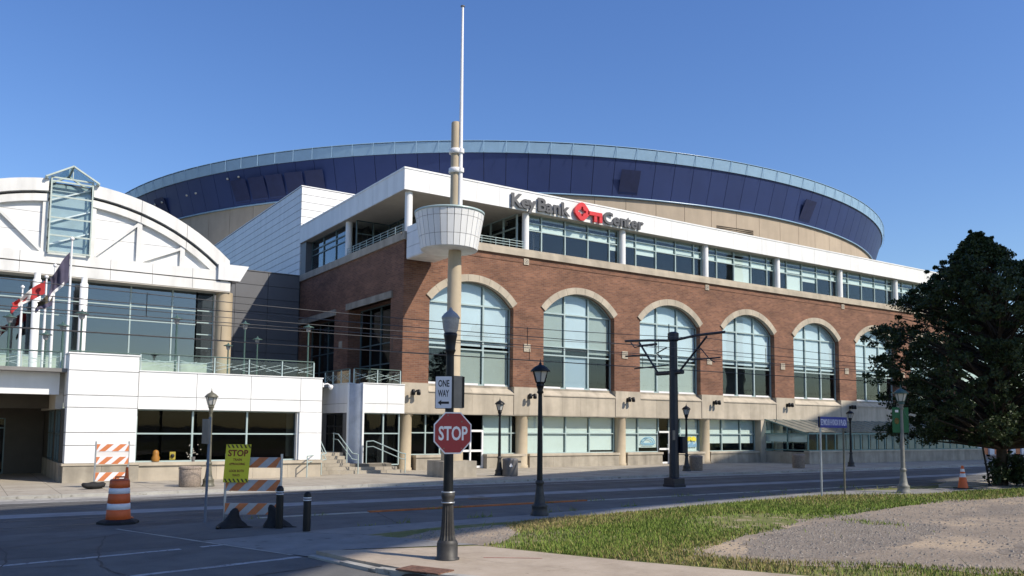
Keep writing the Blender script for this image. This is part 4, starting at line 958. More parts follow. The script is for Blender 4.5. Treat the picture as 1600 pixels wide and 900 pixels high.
# ================================================================== PODIUM (white terrace building)
pd = thing('terrace_podium', 'low white panelled podium with a dark strip window carrying the terrace', 'building', (3.6, 37.0, 0))
PY_ = 37.0
MB().box(6.2, 14.0, PY_+0.5, 56.2, 2.95, 4.35).build('deck_core', SOFFIT, pd)
MB().box(-30, 6.2, PY_+1.2, 56.2, 3.55, 4.35).build('deck_core', SOFFIT, pd)
MB().box(14.0, 19.45, 43.7, 56.2, 0, 4.35).build('deck_core', SOFFIT, pd)
piece('terrace_floor', pd, CONCG, -30, 19.45, PY_+0.3+5, 56.2, 4.355, 4.5); piece('terrace_floor', pd, CONCG, -30, 14.0, PY_+0.35, PY_+5.29, 4.355, 4.5)
# corner pillar: panel courses
zc = [0.75, 1.46, 1.97, 2.96, 3.45, 4.43, 5.08]
for i in range(6): piece('cladding_panel', pd, WHITE, 3.6, 6.15, PY_-0.04, PY_+0.06, zc[i]+0.012, zc[i+1]-0.012)
piece('pillar_core', pd, SEAM, 3.63, 6.12, PY_+0.06, PY_+1.2, 0.7, 5.05)
for i in range(6): piece('cladding_panel', pd, WHITE, 3.58, 3.629, PY_+0.065, PY_+1.2, zc[i]+0.012, zc[i+1]-0.012)
piece('coping', pd, WHITE, 3.56, 6.19, PY_-0.07, PY_+1.25, 5.083, 5.14)
# parapet bands over the window
for k in range(4):
    a, b = 6.17+k*2.3, min(14.05, 6.17+(k+1)*2.3)
    if k == 3: a, b = 13.02, 14.05
    if k == 2: b = 13.02
    piece('parapet_panel', pd, WHITE, a+0.01, b-0.01, PY_, PY_+0.08, 3.47, 4.48); piece('parapet_panel', pd, WHITE, a+0.01, b-0.01, PY_, PY_+0.08, 2.94, 3.45)
piece('parapet_core', pd, SEAM, 6.17, 14.02, PY_+0.08, PY_+0.5, 2.96, 4.46)
piece('coping', pd, WHITE, 6.17, 14.08, PY_-0.03, PY_+0.52, 4.485, 4.53)
for z0, z1 in ((0.77, 1.98), (1.995, 2.925)): piece('cladding_panel', pd, WHITE, 13.0, 14.05, PY_, PY_+0.4, z0, z1)
for k in range(5): piece('side_panel', pd, WHITE, 14.0, 14.06, PY_+0.41+k*1.2, PY_+0.41+(k+1)*1.2-0.015, 0.77, 2.925); piece('side_panel', pd, WHITE, 14.0, 14.07, PY_+0.51+k*1.2, PY_+0.51+(k+1)*1.2-0.015, 2.94, 4.48)
blocks(3.55, 6.3, PY_-0.10, PY_+0.5, 0, 0.66, 1.4, STONED, 'base_stone', pd); blocks(6.3, 14.05, PY_-0.04, PY_+0.5, 0, 0.62, 1.55, STONE, 'base_stone', pd)
piece('base_cap', pd, STONE, 6.3, 14.1, PY_-0.12, PY_+0.5, 0.624, 0.75); piece('base_cap', pd, STONE, 3.5, 6.29, PY_-0.14, PY_+0.5, 0.664, 0.75)
window(pd, 'strip_window', [6.2, 8.42, 10.72, 12.98], [0.78, 1.93, 2.92], PY_+0.35, GLASSD, FRAME, None, 0.06)
piece('room_wall', pd, ROOM, 6.2, 13.9, PY_+4.5, PY_+4.6, 0, 2.94); piece('room_floor', pd, ROOM, 6.2, 13.9, PY_+0.5, PY_+4.5, 0.6, 0.7)
piece('jamb', pd, WHITE, 12.92, 12.999, PY_+0.1, PY_+0.5, 0.77, 2.93)
# entrance recess at the left
SHADEW = mat('shade darkened panel', (0.075, 0.066, 0.052), 0.7, var=0.1)  # dark colour puts the shade of the entrance recess into its walls
for k in range(9):
    a = -17.3+k*2.3; piece('parapet_panel', pd, WHITE, a+0.012, a+2.288, PY_+1.0, PY_+1.08, 3.47, 4.44)
piece('parapet_core', pd, SEAM, -17.3, 3.4, PY_+1.08, PY_+1.2, 3.5, 4.4); piece('coping', pd, WHITE, -17.3, 3.5, PY_+0.96, PY_+1.25, 4.445, 4.49)
piece('beam', pd, SOFFIT, 3.3, 3.57, PY_+1.2, PY_+9, 2.9, 3.54); piece('beam', pd, SHADEW, -17, 3.3, PY_+4.0, PY_+4.4, 2.95, 3.54)
for z0, z1 in ((0, 0.75),): piece('side_base', pd, STONED, 3.45, 3.6, PY_+0.5, PY_+9, z0, z1)
for y0, y1 in ((PY_+0.5, PY_+0.9), (PY_+3.0, PY_+3.5), (PY_+6.0, PY_+9.0)): piece('side_pier', pd, SHADEW, 3.48, 3.6, y0, y1, 0.75, 2.9)
ywall(pd, 'side_window', 3.55, PY_+0.9, PY_+3.0, 0.75, 2.9, 2, [0.78, 1.9, 2.88], GLASSD, FRAMED); ywall(pd, 'side_window', 3.55, PY_+3.5, PY_+6.0, 0.75, 2.9, 2, [0.78, 1.9, 2.88], GLASSD, FRAMED)
piece('side_room_wall', pd, ROOM, 5.0, 5.1, PY_+0.6, PY_+9, 0.7, 2.94)
piece('back_wall', pd, SHADEW, 1.9, 3.45, PY_+7.9, PY_+8.1, 0, 3.5); piece('back_wall', pd, SHADEW, -17, 1.9, PY_+7.9, PY_+8.1, 2.55, 3.5)
window(pd, 'entrance_doors', [-3.5, -2.4, -1.3, -0.2, 0.9, 1.88], [0.03, 2.1, 2.54], PY_+8.0, GLASSD, FRAMED, None)
piece('entrance_room', pd, ROOM, -17, 3.4, PY_+11, PY_+11.1, 0, 3.5)
# white corner block, chamfered pillar and gate by the stairs
for z0, z1 in ((3.0, 3.47), (3.49, 4.48)):
    for a, b in ((17.2, 18.5), (18.52, 19.5)): piece('cladding_panel', pd, WHITE, a, b, 39.5, 39.58, z0, z1)
    piece('cladding_panel', pd, WHITE, 16.62, 16.70, 40.1, 41.85, z0, z1); piece('cladding_panel', pd, WHITE, 16.62, 16.70, 41.87, 43.7, z0, z1)
ch = MB(); ch.add([(16.62, 40.08, 0.3), (17.18, 39.5, 0.3), (17.18, 39.5, 4.48), (16.62, 40.08, 4.48), (16.72, 40.18, 0.3), (17.28, 39.6, 0.3), (17.28, 39.6, 4.48), (16.72, 40.18, 4.48)], [(0, 1, 2, 3), (7, 6, 5, 4), (0, 4, 5, 1), (2, 6, 7, 3), (1, 5, 6, 2), (0, 3, 7, 4)])
ch.build('chamfer_panel', mat('sky tinted white panel', (0.36, 0.42, 0.52), 0.35), pd)  # white panel; the blue grey paints in the sky it reflects
for x in (16.60, 17.19): piece('corner_post', pd, WHITE, x-0.04, x+0.05, 40.05-(x-16.6)*0.97, 40.13-(x-16.6)*0.97, 0.3, 4.48)
piece('block_core', pd, SEAM, 17.3, 19.45, 39.6, 40.6, 3.0, 4.4); piece('block_core', pd, SEAM, 16.75, 19.4, 40.6, 43.7, 3.0, 4.4)
piece('coping', pd, WHITE, 17.15, 19.5, 39.46, 39.9, 4.484, 4.53); piece('coping', pd, WHITE, 16.58, 17.0, 40.1, 43.7, 4.484, 4.53)
window(pd, 'block_window', [17.25, 18.4, 19.3], [0.35, 1.95, 2.98], 39.75, GLASSD, FRAME, None); piece('room_wall', pd, ROOM, 17.3, 19.6, 41.0, 41.1, 0, 3)
piece('gate_jamb', pd, GREYP, 16.62, 16.72, 40.19, 40.75, 0.9, 2.99); piece('gate_jamb', pd, GREYP, 16.62, 16.72, 43.1, 43.7, 0.9, 2.99); 
gt = thing('barred_gate', 'dark barred metal gate at the top of the concrete steps', 'gate', (16.66, 41.9, 1.0))
mb = MB()
for y_ in (40.78, 41.93, 43.08): mb.box(16.63, 16.71, y_-0.04, y_+0.04, 1.0, 2.97)
for z in (1.06, 1.9, 2.3, 2.93): mb.box(16.635, 16.705, 40.78, 43.08, z-0.035, z+0.035)
mb.build('gate_frame', BLACK, gt)
for k in range(17): piece('bar', gt, BLACK, 16.655, 16.685, 40.88+k*0.128, 40.905+k*0.128, 1.0, 2.95)
piece('gate_dark_yard', pd, ROOM, 18.5, 18.6, 41.1, 43.7, 1.0, 3.0)
# stairs
st = thing('stone_steps', 'concrete steps with pale risers climbing to the barred gate', 'steps', (15.6, 39.2, 0))
for k in range(6):
    e = k*0.30; z0, z1 = 0.165*k, 0.165*(k+1)
    mb = MB()
    mb.box(14.12+0.0, 16.3, 38.35+e, 43.6, z0, z1-0.003); mb.build('step', CONC, st)
for k in range(3):
    e = k*0.32; piece('step', st, CONC, 16.31, 18.9-e*0.5, 38.35+e, 39.7, 0.15*k, 0.15*(k+1)-0.003)
def rail(name, label, pts_top, posts_, r=0.028, drop=0.28):
    t_ = thing(name, label, 'handrail', (pts_top[0][0], pts_top[0][1], 0))
    MB().tube(pts_top, r, 8).build('top_rail', FRAME, t_)
    MB().tube([(x, y, z-drop) for x, y, z in pts_top], r*0.8, 8).build('lower_rail', FRAME, t_)
    for (x, y, z0, z1) in posts_: MB().tube([(x, y, z0), (x, y, z1)], r, 8).build('post', FRAME, t_)
    tag(t_, group='stair rails'); return t_
rail('stair_rail', 'pale metal stair rail against the white podium pier left of the steps', [(13.2, 37.0-0.6, 0.95), (14.2, 37.6, 1.0), (14.2, 39.9, 1.9), (14.2, 41.0, 1.95)], [(13.2, 36.4, 0, .95), (14.2, 37.6, 0, 1.0), (14.2, 39.9, 0.95, 1.9)])
rail('stair_rail', 'pale metal stair rail with a bent top at the left of the steps', [(14.55, 38.2, 0.95), (14.8, 38.25, 1.0), (15.05, 40.2, 1.95), (15.05, 40.6, 1.95)], [(14.55, 38.2, 0, .95), (15.05, 40.5, 0.97, 1.95)])
rail('stair_rail', 'pale metal stair rail in the middle of the steps', [(16.35, 38.15, 0.95), (16.15, 38.3, 1.0), (16.05, 39.9, 1.9), (16.05, 40.6, 1.95)], [(16.4, 38.15, 0, .95), (16.15, 39.0, 0.5, 1.4), (16.05, 40.5, 0.97, 1.95)])
rail('stair_rail', 'pale sloping metal rail right of the steps beside the first tan column', [(17.3, 39.25, 1.55), (17.6, 39.1, 1.58), (18.75, 38.2, 0.98), (18.95, 38.1, 0.95)], [(17.3, 39.25, 0.4, 1.55), (18.92, 38.12, 0, .95)])
# railings of the terrace (glass with steel posts)
def glass_rail(name, label, a, b, n, z0=4.5, h=0.72):
    t_ = thing(name, label, 'railing', ((a[0]+b[0])/2, (a[1]+b[1])/2, z0), 'glass terrace railings')
    A_, B_ = Vector((*a, 0)), Vector((*b, 0)); d = (B_-A_)/n; dn = d.normalized()
    for k in range(n+1):
        p = A_+d*k; MB().bar(p+Vector((0, 0, z0)), p+Vector((0, 0, z0+h)), 0.05).build('post', FRAME, t_)
    for k in range(n):
        p, q = A_+d*k+dn*0.06, A_+d*(k+1)-dn*0.06
        MB().bar(p+Vector((0, 0, z0+h/2)), q+Vector((0, 0, z0+h/2)), 0.012, h-0.1).build('pane', GLASSC, t_)
        c_ = MB()
        for (u0, v0, u1, v1) in ((0, 0.25, 1, 0.75), (0, 0.75, 1, 0.25), (0, 0.5, 0.5, 0.68), (0.5, 0.32, 1, 0.5)):
            c_.bar(p+(q-p)*u0+Vector((0, 0, z0+h*v0)), p+(q-p)*u1+Vector((0, 0, z0+h*v1)), 0.018)
        c_.build('brace_wires', FRAME, t_)
    mb = MB(); mb.tube([A_+Vector((0, 0, z0+h+0.03)), B_+Vector((0, 0, z0+h+0.03))], 0.028, 8); mb.build('handrail', GREENM, t_); return t_
glass_rail('terrace_railing', 'glass railing on the white parapet above the dark strip window', (6.25, 37.25), (13.7, 37.25), 5)
glass_rail('terrace_railing', 'glass railing on the parapet over the entrance left of the white pillar', (-9, 38.2), (3.4, 38.2), 9, 4.46)
glass_rail('terrace_railing', 'glass railing above the barred gate facing the podium', (16.7, 43.6), (16.7, 40.2), 3)
glass_rail('terrace_railing', 'short glass railing above the white corner block', (16.75, 39.75), (19.35, 39.75), 2)
MB().tube([(3.6, 37.4, 5.22), (6.2, 37.4, 5.22)], 0.03, 8).build('top_rail', GREENM, pd)
sc_ = thing('security_camera', 'small white security camera on the upper right corner of the white podium', 'camera', (14.06, 37.1, 4.2))
MB().box(14.06, 14.12, 37.0, 37.2, 4.1, 4.3).build('mount', WHITEP, sc_); MB().tube([(14.1, 37.1, 4.22), (14.3, 37.05, 4.27), (14.42, 37.0, 4.2)], 0.035, 8).build('arm', WHITEP, sc_); MB().lathe([(0.01, 3.98), (0.08, 4.02), (0.11, 4.1), (0.11, 4.18), (0.05, 4.22)], 14.45, 37.0, 12).build('dome', WHITEP, sc_)
# things behind the strip window
ws = thing('window_toy', 'orange yellow rounded figure standing on the sill inside the dark window', 'ornament', (7.0, 37.6, 0.78))
MB().lathe([(0.15, 0.78), (0.17, 0.92), (0.12, 1.04), (0.13, 1.12), (0.10, 1.22), (0.01, 1.26)], 7.0, 37.3, 12).build('body', mat('amber plastic', (0.34, 0.15, 0.02), 0.5), ws)
ws2 = thing('window_card', 'small yellow card leaning inside the dark window', 'card', (7.7, 37.6, 0.78))
MB().box(7.55, 7.78, 37.30, 37.32, 0.84, 1.17).build('card', mat('card yellow', (0.36, 0.29, 0.04), 0.6), ws2); MB().lathe([(0.04, 0.92), (0.09, 1.0), (0.04, 1.08)], 7.66, 37.28, 8).build('print', SIGNK, ws2)
fl_ = thing('flower_bouquet', 'bunch of white flowers in the dark window by the lamp post', 'flowers', (8.5, 37.6, 0.78))
mb = MB()
for k in range(24):
    a, r = rng.uniform(0, 6.28), rng.uniform(0, 0.33)
    mb.lathe([(0.01, -0.03), (0.035, 0), (0.01, 0.03)], 0, 0, 5) if False else mb.add([(8.5+r*math.cos(a)+dx, 37.27, 1.2+r*math.sin(a)*1.05+dz) for dx, dz in ((-.028, 0), (0, -.022), (.024, 0), (0, .028))], [(0, 1, 2, 3)])
mb.build('petals', mat('cream petal', (0.42, 0.40, 0.36), 0.8), fl_); MB().lathe([(0.06, 0.72), (0.09, 0.95)], 8.5, 37.3, 10).build('vase', GREYBIN, fl_)

# ================================================================== LOOKOUT TOWER
TX, TY = 19.5, 34.4
tw = thing('lookout_tower', 'slender tan mast tower with a white panelled crow nest drum and a thin white pole', 'tower', (TX, TY, 0))
piece('base_block', tw, STONED, TX-0.88, TX+0.88, TY-0.8, TY+0.8, 0, 0.74)
MB().lathe([(0.52, 0.745), (0.50, 2.6), (0.34, 2.7), (0.335, 9.5), (0.30, 11)], TX, TY, 20).build('shaft', TANCOL, tw)
MB().lathe([(0.24, 11), (0.22, 17.0), (0.20, 17.06)], TX-0.04, TY, 16).build('upper_shaft', TANCOL, tw)
MB().lathe([(0.12, 12.6), (0.09, 17), (0.055, 22.85), (0.05, 22.9)], TX+0.27-0.15, TY-0.22, 10).build('white_pole', WHITEP, tw)
MB().lathe([(0.10, 22.86), (0.11, 22.9), (0.02, 22.95)], TX+0.12, TY-0.22, 10).build('pole_cap', GREYBIN, tw)
for z in (14.65, 15.6):
    mb = MB(); mb.lathe([(0.30, z-0.12), (0.33, z-0.10), (0.33, z+0.10), (0.30, z+0.12)], TX-0.03, TY, 16); mb.lathe([(0.16, z-0.1), (0.16, z+0.1)], TX+0.12, TY-0.24, 10); mb.build('collar', WHITEP, tw)
DX, DY = TX-0.25, TY+0.12; RBt, RTp, ZBt, ZTp = 1.36, 1.66, 10.75, 12.45
nest = bpy.data.objects.new('crow_nest', None); COL.objects.link(nest); nest.parent = tw; nest.location = Vector((DX, DY, ZBt))-wloc(tw)
def dr_(z): return RBt+(RTp-RBt)*(z-ZBt)/(ZTp-ZBt)
MB().lathe([(RBt-0.02, ZBt), (dr_(ZTp)-0.05, ZTp-0.02), (dr_(ZTp)-0.15, ZTp-0.02), (dr_(ZTp)-0.2, ZTp-0.9), (0.3, ZTp-0.9)], DX, DY, 32).build('drum_core', SEAM, nest)
MB().lathe([(0.2, ZBt-0.012), (RBt-0.005, ZBt-0.012), (RBt-0.005, ZBt)], DX, DY, 32).build('drum_floor', WHITES, nest)
nd = 30
for z0, z1 in ((ZBt, ZBt+0.55), (ZBt+0.57, ZBt+1.38), (ZBt+1.40, ZTp)):
    stp = 2*math.pi/nd; mb = MB()
    r0, r1 = dr_(z0), dr_(z1); w_ = stp/2-0.009
    mb.add([(r0*math.cos(w_), -r0*math.sin(w_), z0-ZBt), (r0*math.cos(w_), r0*math.sin(w_), z0-ZBt), (r1*math.cos(w_), r1*math.sin(w_), z1-ZBt), (r1*math.cos(w_), -r1*math.sin(w_), z1-ZBt)] +
           [((r0-.04)*math.cos(w_), -(r0-.04)*math.sin(w_), z0-ZBt), ((r0-.04)*math.cos(w_), (r0-.04)*math.sin(w_), z0-ZBt), ((r1-.04)*math.cos(w_), (r1-.04)*math.sin(w_), z1-ZBt), ((r1-.04)*math.cos(w_), -(r1-.04)*math.sin(w_), z1-ZBt)],
           [(0, 1, 2, 3), (7, 6, 5, 4), (0, 4, 5, 1), (1, 5, 6, 2), (2, 6, 7, 3), (3, 7, 4, 0)])
    me = mb.mesh('drum_panel', WHITE)
    for k in range(nd): o = link('drum_panel', me, nest); o.rotation_euler.z = k*stp+0.05
mb = MB()
mb.lathe([(RTp-0.02, ZTp+0.0), (RTp+0.03, ZTp+0.0), (RTp+0.03, ZTp+0.10), (RTp-0.02, ZTp+0.10)], DX, DY, 40); mb.build('rim_rail', FRAME, nest)
br_ = bpy.data.objects.new('link_bridge', None); COL.objects.link(br_); br_.parent = tw; br_.location = Vector((20.4, 37.5, 11.25))-wloc(tw)
piece('bridge_core', br_, SEAM, 19.66, 21.24, 35.3, 39.8, 11.30, 12.95); piece('bridge_floor', br_, WHITES, 19.63, 21.27, 35.3, 39.84, 11.25, 11.298)
for z0, z1 in ((11.3, 11.85), (11.87, 12.62), (12.64, 13.0)):
    for k in range(3):
        y0, y1 = 35.3+k*1.51, 35.3+(k+1)*1.51-0.02
        piece('bridge_panel', br_, WHITE, 19.60, 19.655, y0, y1, z0, z1); piece('bridge_panel', br_, WHITE, 21.245, 21.30, y0, y1, z0, z1)

# ================================================================== FLAGPOLES AND FLAGS
def flagpole(x, y, z1, label, r=0.06):
    t_ = thing('flagpole', label, 'flagpole', (x, y, 4.5), 'flagpoles on the terrace')
    MB().lathe([(r*1.2, 4.5), (r, 7), (r*0.6, z1-0.1)], x, y, 10).build('pole', WHITEP, t_); MB().lathe([(0.01, z1-0.1), (0.09, z1-0.03), (0.09, z1+0.03), (0.01, z1+0.1)], x, y, 10).build('finial', WHITEP, t_); return t_
flagpole(3.9, 41.5, 10.55, 'tallest white flagpole in front of the glazed bay')
flagpole(3.45, 43.5, 9.6, 'slim white flagpole just left of the tallest one'); flagpole(3.2, 44.5, 9.2, 'white flagpole between the red flag and the dark flag'); flagpole(2.35, 46.5, 8.9, 'leftmost white flagpole behind the red flag')
def flag(name, label, x, y, z, dx, dz, w_, mats_, bands):
    """limp flag: hoist along the pole, cloth falling and waving away; bands choose the material along the fly"""
    nu, nv = 26, 16; V = []; F_ = []; mi = []
    for i in range(nu+1):
        u = i/nu
        for j in range(nv+1):
            v = j/nv; wob = 0.16*math.sin(u*9+v*2.5)*u + 0.07*math.sin(u*21+v*4)*u
            V.append((x + dx*u + 0.05*math.sin(v*6)*u, y + wob + 0.25*u*math.sin(v*3), z + dz*u*(0.8+0.3*u) - w_*v*(1-0.25*u) + 0.08*math.sin(u*7+v*3)*u))
    for i in range(nu):
        for j in range(nv): F_.append((i*(nv+1)+j, i*(nv+1)+j+1, (i+1)*(nv+1)+j+1, (i+1)*(nv+1)+j)); mi.append(bands(i/nu, j/nv))
    me = bpy.data.meshes.new(name); me.from_pydata(V, [], F_)
    for m_ in mats_: me.materials.append(m_)
    me.polygons.foreach_set('material_index', mi); me.polygons.foreach_set('use_smooth', [True]*len(F_)); me.update()
    o = link(name, me, None); so_ = o.modifiers.new('s', 'SOLIDIFY'); so_.thickness = 0.008
    return tag(o, label, 'flag', 'flags on the terrace')
flag('flag', 'dark faded flag with a pale tail hanging from the tallest flagpole', 3.84, 41.5, 9.95, -0.72, -1.2, 1.35, [FLAGN, FLAGW], lambda u, v: 1 if (v > 0.86 and u > 0.2) else 0)
flag('flag', 'red and white flag blowing low beside the leftmost flagpoles', 3.15, 44.5, 9.0, -1.3, -1.1, 0.62, [FLAGR, FLAGW], lambda u, v: 1 if 0.42 < u < 0.74 and not (0.5 < u < 0.64 and 0.3 < v < 0.7) else 0)
flag('flag', 'dark blue flag drooping between the red flag and the tallest pole', 3.4, 43.5, 8.35, -0.62, -0.5, 0.62, [mat('dark brown flag', (0.10, 0.085, 0.05), 0.9), FLAGN], lambda u, v: 1 if v > 0.6 else 0)  # upper cloth dark brown, lower band navy

# ================================================================== STREET LAMPS
def lamp_post(name, label, h, cat='street lamp', m_=BLACK, mb_=BLACKW, group=None, glass=LAMPG, scale=1.0, acorn=False):
    t_ = thing(name, label, cat, (0, 0, 0), group); s = scale
    MB().lathe([(0.22*s, 0), (0.22*s, 0.05), (0.19*s, 0.09), (0.185*s, 0.22), (0.20*s, 0.25), (0.145*s, 0.30), (0.12*s, 0.42), (0.085*s, 0.75), (0.08*s, 0.80), (0.105*s, 0.83), (0.105*s, 0.88), (0.075*s, 0.92)], 0, 0, 16).build('base', mb_, t_)
    hl = 0.62*min(1, s+0.1); z0 = h-hl-0.12
    MB().lathe([(0.07*s, 0.9), (0.064*s, 1.8), (0.05*s, z0-0.25), (0.05*s, z0-0.2), (0.085*s, z0-0.16), (0.06*s, z0-0.1), (0.09*s, z0)], 0, 0, 14).build('shaft', m_, t_)
    if not acorn:
        MB().lathe([(0.09*s, z0), (0.11*s, z0+0.02), (0.10*s, z0+0.06), (0.115*s, z0+0.12)], 0, 0, 6, False).build('cradle', m_, t_)
        MB().lathe([(0.105*s, z0+0.12), (0.185*s, z0+hl*0.66)], 0, 0, 6, False).build('lamp_glass', glass, t_)
        bars = MB()
        for k in range(6):
            a = 6.283*k/6; bars.bar((0.112*s*math.cos(a), 0.112*s*math.sin(a), z0+0.1), (0.192*s*math.cos(a), 0.192*s*math.sin(a), z0+hl*0.66), 0.018)
        bars.build('cage', m_, t_)
        MB().lathe([(0.235*s, z0+hl*0.64), (0.24*s, z0+hl*0.68), (0.15*s, z0+hl*0.84), (0.07*s, z0+hl*0.92), (0.03*s, z0+hl*0.96), (0.035*s, z0+hl), (0.012*s, z0+hl+0.04), (0.008*s, z0+hl+0.12)], 0, 0, 12).build('lamp_cap', m_, t_)
    return t_
lamps = [((12.99, 18.18), 4.15, BLACK, BLACKW, 'black lantern street lamp on the near pavement by the orange kerb', 1.0),
         ((21.95, 34.08), 3.77, BLACK, BLACKW, 'small black lantern lamp by the grey bin before the second arched window', 0.95),
         ((33.77, 33.3), 3.74, BLACK, BLACKW, 'small black lantern lamp just right of the thick dark steel pole', 0.95),
         ((48.12, 32.89), 3.74, BLACK, BLACKW, 'small black lantern lamp standing behind the blue street sign', 0.95),
         ((8.04, 32.73), 3.70, OLIVE, OLIVE, 'olive lantern lamp with a white notice before the dark strip window', 0.95),
         ((66.5, 32.0), 3.74, DKBLUE, BLACKW, 'dark lantern lamp under the tree near the end of the wing', 0.95)]
for (xy, h, m_, mb_, lab, s) in lamps:
    t_ = lamp_post('street_lamp', lab, h, 'street lamp', m_, mb_, 'lantern street lamps', scale=s*1.12); t_.location = (*xy, 0)
    if m_ is OLIVE: MB().box(-0.07, 0.07, -0.11, -0.095, 1.55, 1.95).build('notice', WHITEP, t_); t_.rotation_euler.z = rad(-20)
t_ = lamp_post('street_lamp', 'green and grey lamp post with two green banners in front of the tree', 4.05, 'street lamp', GREENM, mat('grey weathered post', (0.20, 0.20, 0.18), 0.6, var=0.15, scale=5), 'lantern street lamps', scale=1.15); t_.location = (29.68, 18.11, 0)
for ch_ in t_.children:
    if ch_.name.startswith('shaft'): ch_.data.materials[0] = MATS['grey weathered post']
bn = thing('post_banner', 'pair of small green banners with a gold crest on the lamp post', 'banner', (29.68, 18.11, 2.4))
for k, (d0, d1) in enumerate((((-0.29, 0.19), (-0.02, 0.0)), ((0.05, -0.03), (0.22, -0.145)))):
    a, b = Vector((29.68+d0[0], 18.11+d0[1], 2.72)), Vector((29.68+d1[0], 18.11+d1[1], 2.72))
    MB().bar(a, b, 0.02, 0.95).build('banner_cloth', BANNER, bn)
    MB().tube([Vector((29.68, 18.11, 3.2)), b if k else a], 0.015, 6).build('banner_arm', GREENM, bn)
mb = MB().lathe([(0.0, -0.01), (0.085, -0.01), (0.085, 0.01), (0, 0.01)], 0, 0, 14)
vs = [(29.68-0.155+x*0.83-0.013, 18.11+0.10-x*0.55-0.014, 2.68+y*1.4) for x, y, z in mb.v]; mb.v = vs; mb.build('crest', BANGOLD, bn)
MB().bar((29.68-0.21, 18.11+0.125, 3.05), (29.68-0.11, 18.11+0.06, 3.05), 0.04, 0.09).build('print', SIGNW, bn)
# terrace lamps: small globes on green poles
for i, (x, y, z1, lab) in enumerate([(8.0, 39.2, 7.15, 'green terrace lamp left of the tan column'), (4.05, 37.8, 6.9, 'green terrace lamp over the white pillar'), (1.62, 40.0, 6.8, 'green terrace lamp at the left edge of the photo'), (11.2, 39.8, 7.2, 'terrace lamp against the dark wall at the left'), (14.2, 39.5, 7.25, 'terrace lamp against the brick beside the end of the glass railing'), (13.2, 44.5, 7.0, 'terrace lamp in the middle before the dark wall'), (12.6, 48.0, 6.9, 'small far terrace lamp before the dark wall'), (3.15, 42.6, 6.4, 'short terrace lamp between the flagpoles'), (3.6, 40.2, 6.6, 'terrace lamp close to the tallest flagpole'), (1.2, 38.8, 6.1, 'low terrace lamp at the very left edge')]):
    t_ = thing('terrace_lamp', lab, 'lamp', (x, y, 4.5), 'lamps on the terrace')
    MB().lathe([(0.07, 4.5), (0.045, 4.8), (0.04, z1-0.35)], x, y, 10).build('pole', GREENM, t_)
    MB().lathe([(0.05, z1-0.36), (0.10, z1-0.3), (0.13, z1-0.12)], x, y, 10).build('lamp_glass', LAMPD, t_)
    MB().lathe([(0.27, z1-0.13), (0.26, z1-0.10), (0.06, z1-0.03), (0.02, z1+0.06)], x, y, 14).build('lamp_cap', GREENM, t_)

# ------------------------------------------------ stop sign post (foreground)
SX, SY = 7.27, 12.94
sp = thing('lamp_post', 'black cast lamp post in front carrying the stop sign and a frosted lamp', 'lamp post', (SX, SY, 0))
MB().lathe([(0.215, 0), (0.215, 0.03), (0.185, 0.045), (0.185, 0.27), (0.175, 0.31), (0.155, 0.335)], SX, SY, 16).build('base', BLACKW, sp)
n = 16; prof = [(0.150, 0.33), (0.125, 0.42), (0.105, 0.70), (0.095, 0.96)]
vs = []; mb = MB()
for r, z in prof: vs += [(SX+(r*(1.0 if k % 2 else 0.86))*math.cos(6.283*k/32), SY+(r*(1.0 if k % 2 else 0.86))*math.sin(6.283*k/32), z) for k in range(32)]
mb.add(vs, [(i*32+k, i*32+(k+1) % 32, (i+1)*32+(k+1) % 32, (i+1)*32+k) for i in range(3) for k in range(32)]); mb.build('fluted_stem', BLACKW, sp)
MB().lathe([(0.095, 0.96), (0.115, 0.98), (0.115, 1.0), (0.10, 1.03), (0.12, 1.08), (0.12, 1.15), (0.09, 1.18)], SX, SY, 18).build('collar', BLACKW, sp)
for z in (0.985, 1.165): MB().lathe([(0.113, z-0.012), (0.122, z-0.012), (0.122, z+0.012), (0.113, z+0.012)], SX, SY, 18).build('steel_band', STEEL, sp)
MB().lathe([(0.088, 1.17), (0.082, 2.0), (0.070, 3.55), (0.070, 3.60), (0.085, 3.63)], SX, SY, 16).build('shaft', BLACK, sp)
MB().lathe([(0.075, 3.62), (0.10, 3.66), (0.085, 3.70), (0.105, 3.86), (0.12, 3.92), (0.12, 3.97), (0.105, 3.98)], SX, SY, 14, True).build('lamp_cradle', BLACK, sp)
MB().lathe([(0.105, 3.975), (0.135, 4.05), (0.152, 4.20), (0.155, 4.24)], SX, SY, 16).build('lamp_globe', LAMPD, sp)
MB().lathe([(0.165, 4.235), (0.165, 4.26), (0.12, 4.32), (0.06, 4.37), (0.035, 4.385), (0.03, 4.41), (0.008, 4.44)], SX, SY, 16).build('lamp_cap', mat('pale lamp lid', (0.28, 0.29, 0.30), 0.4, var=0.1, scale=10), sp)
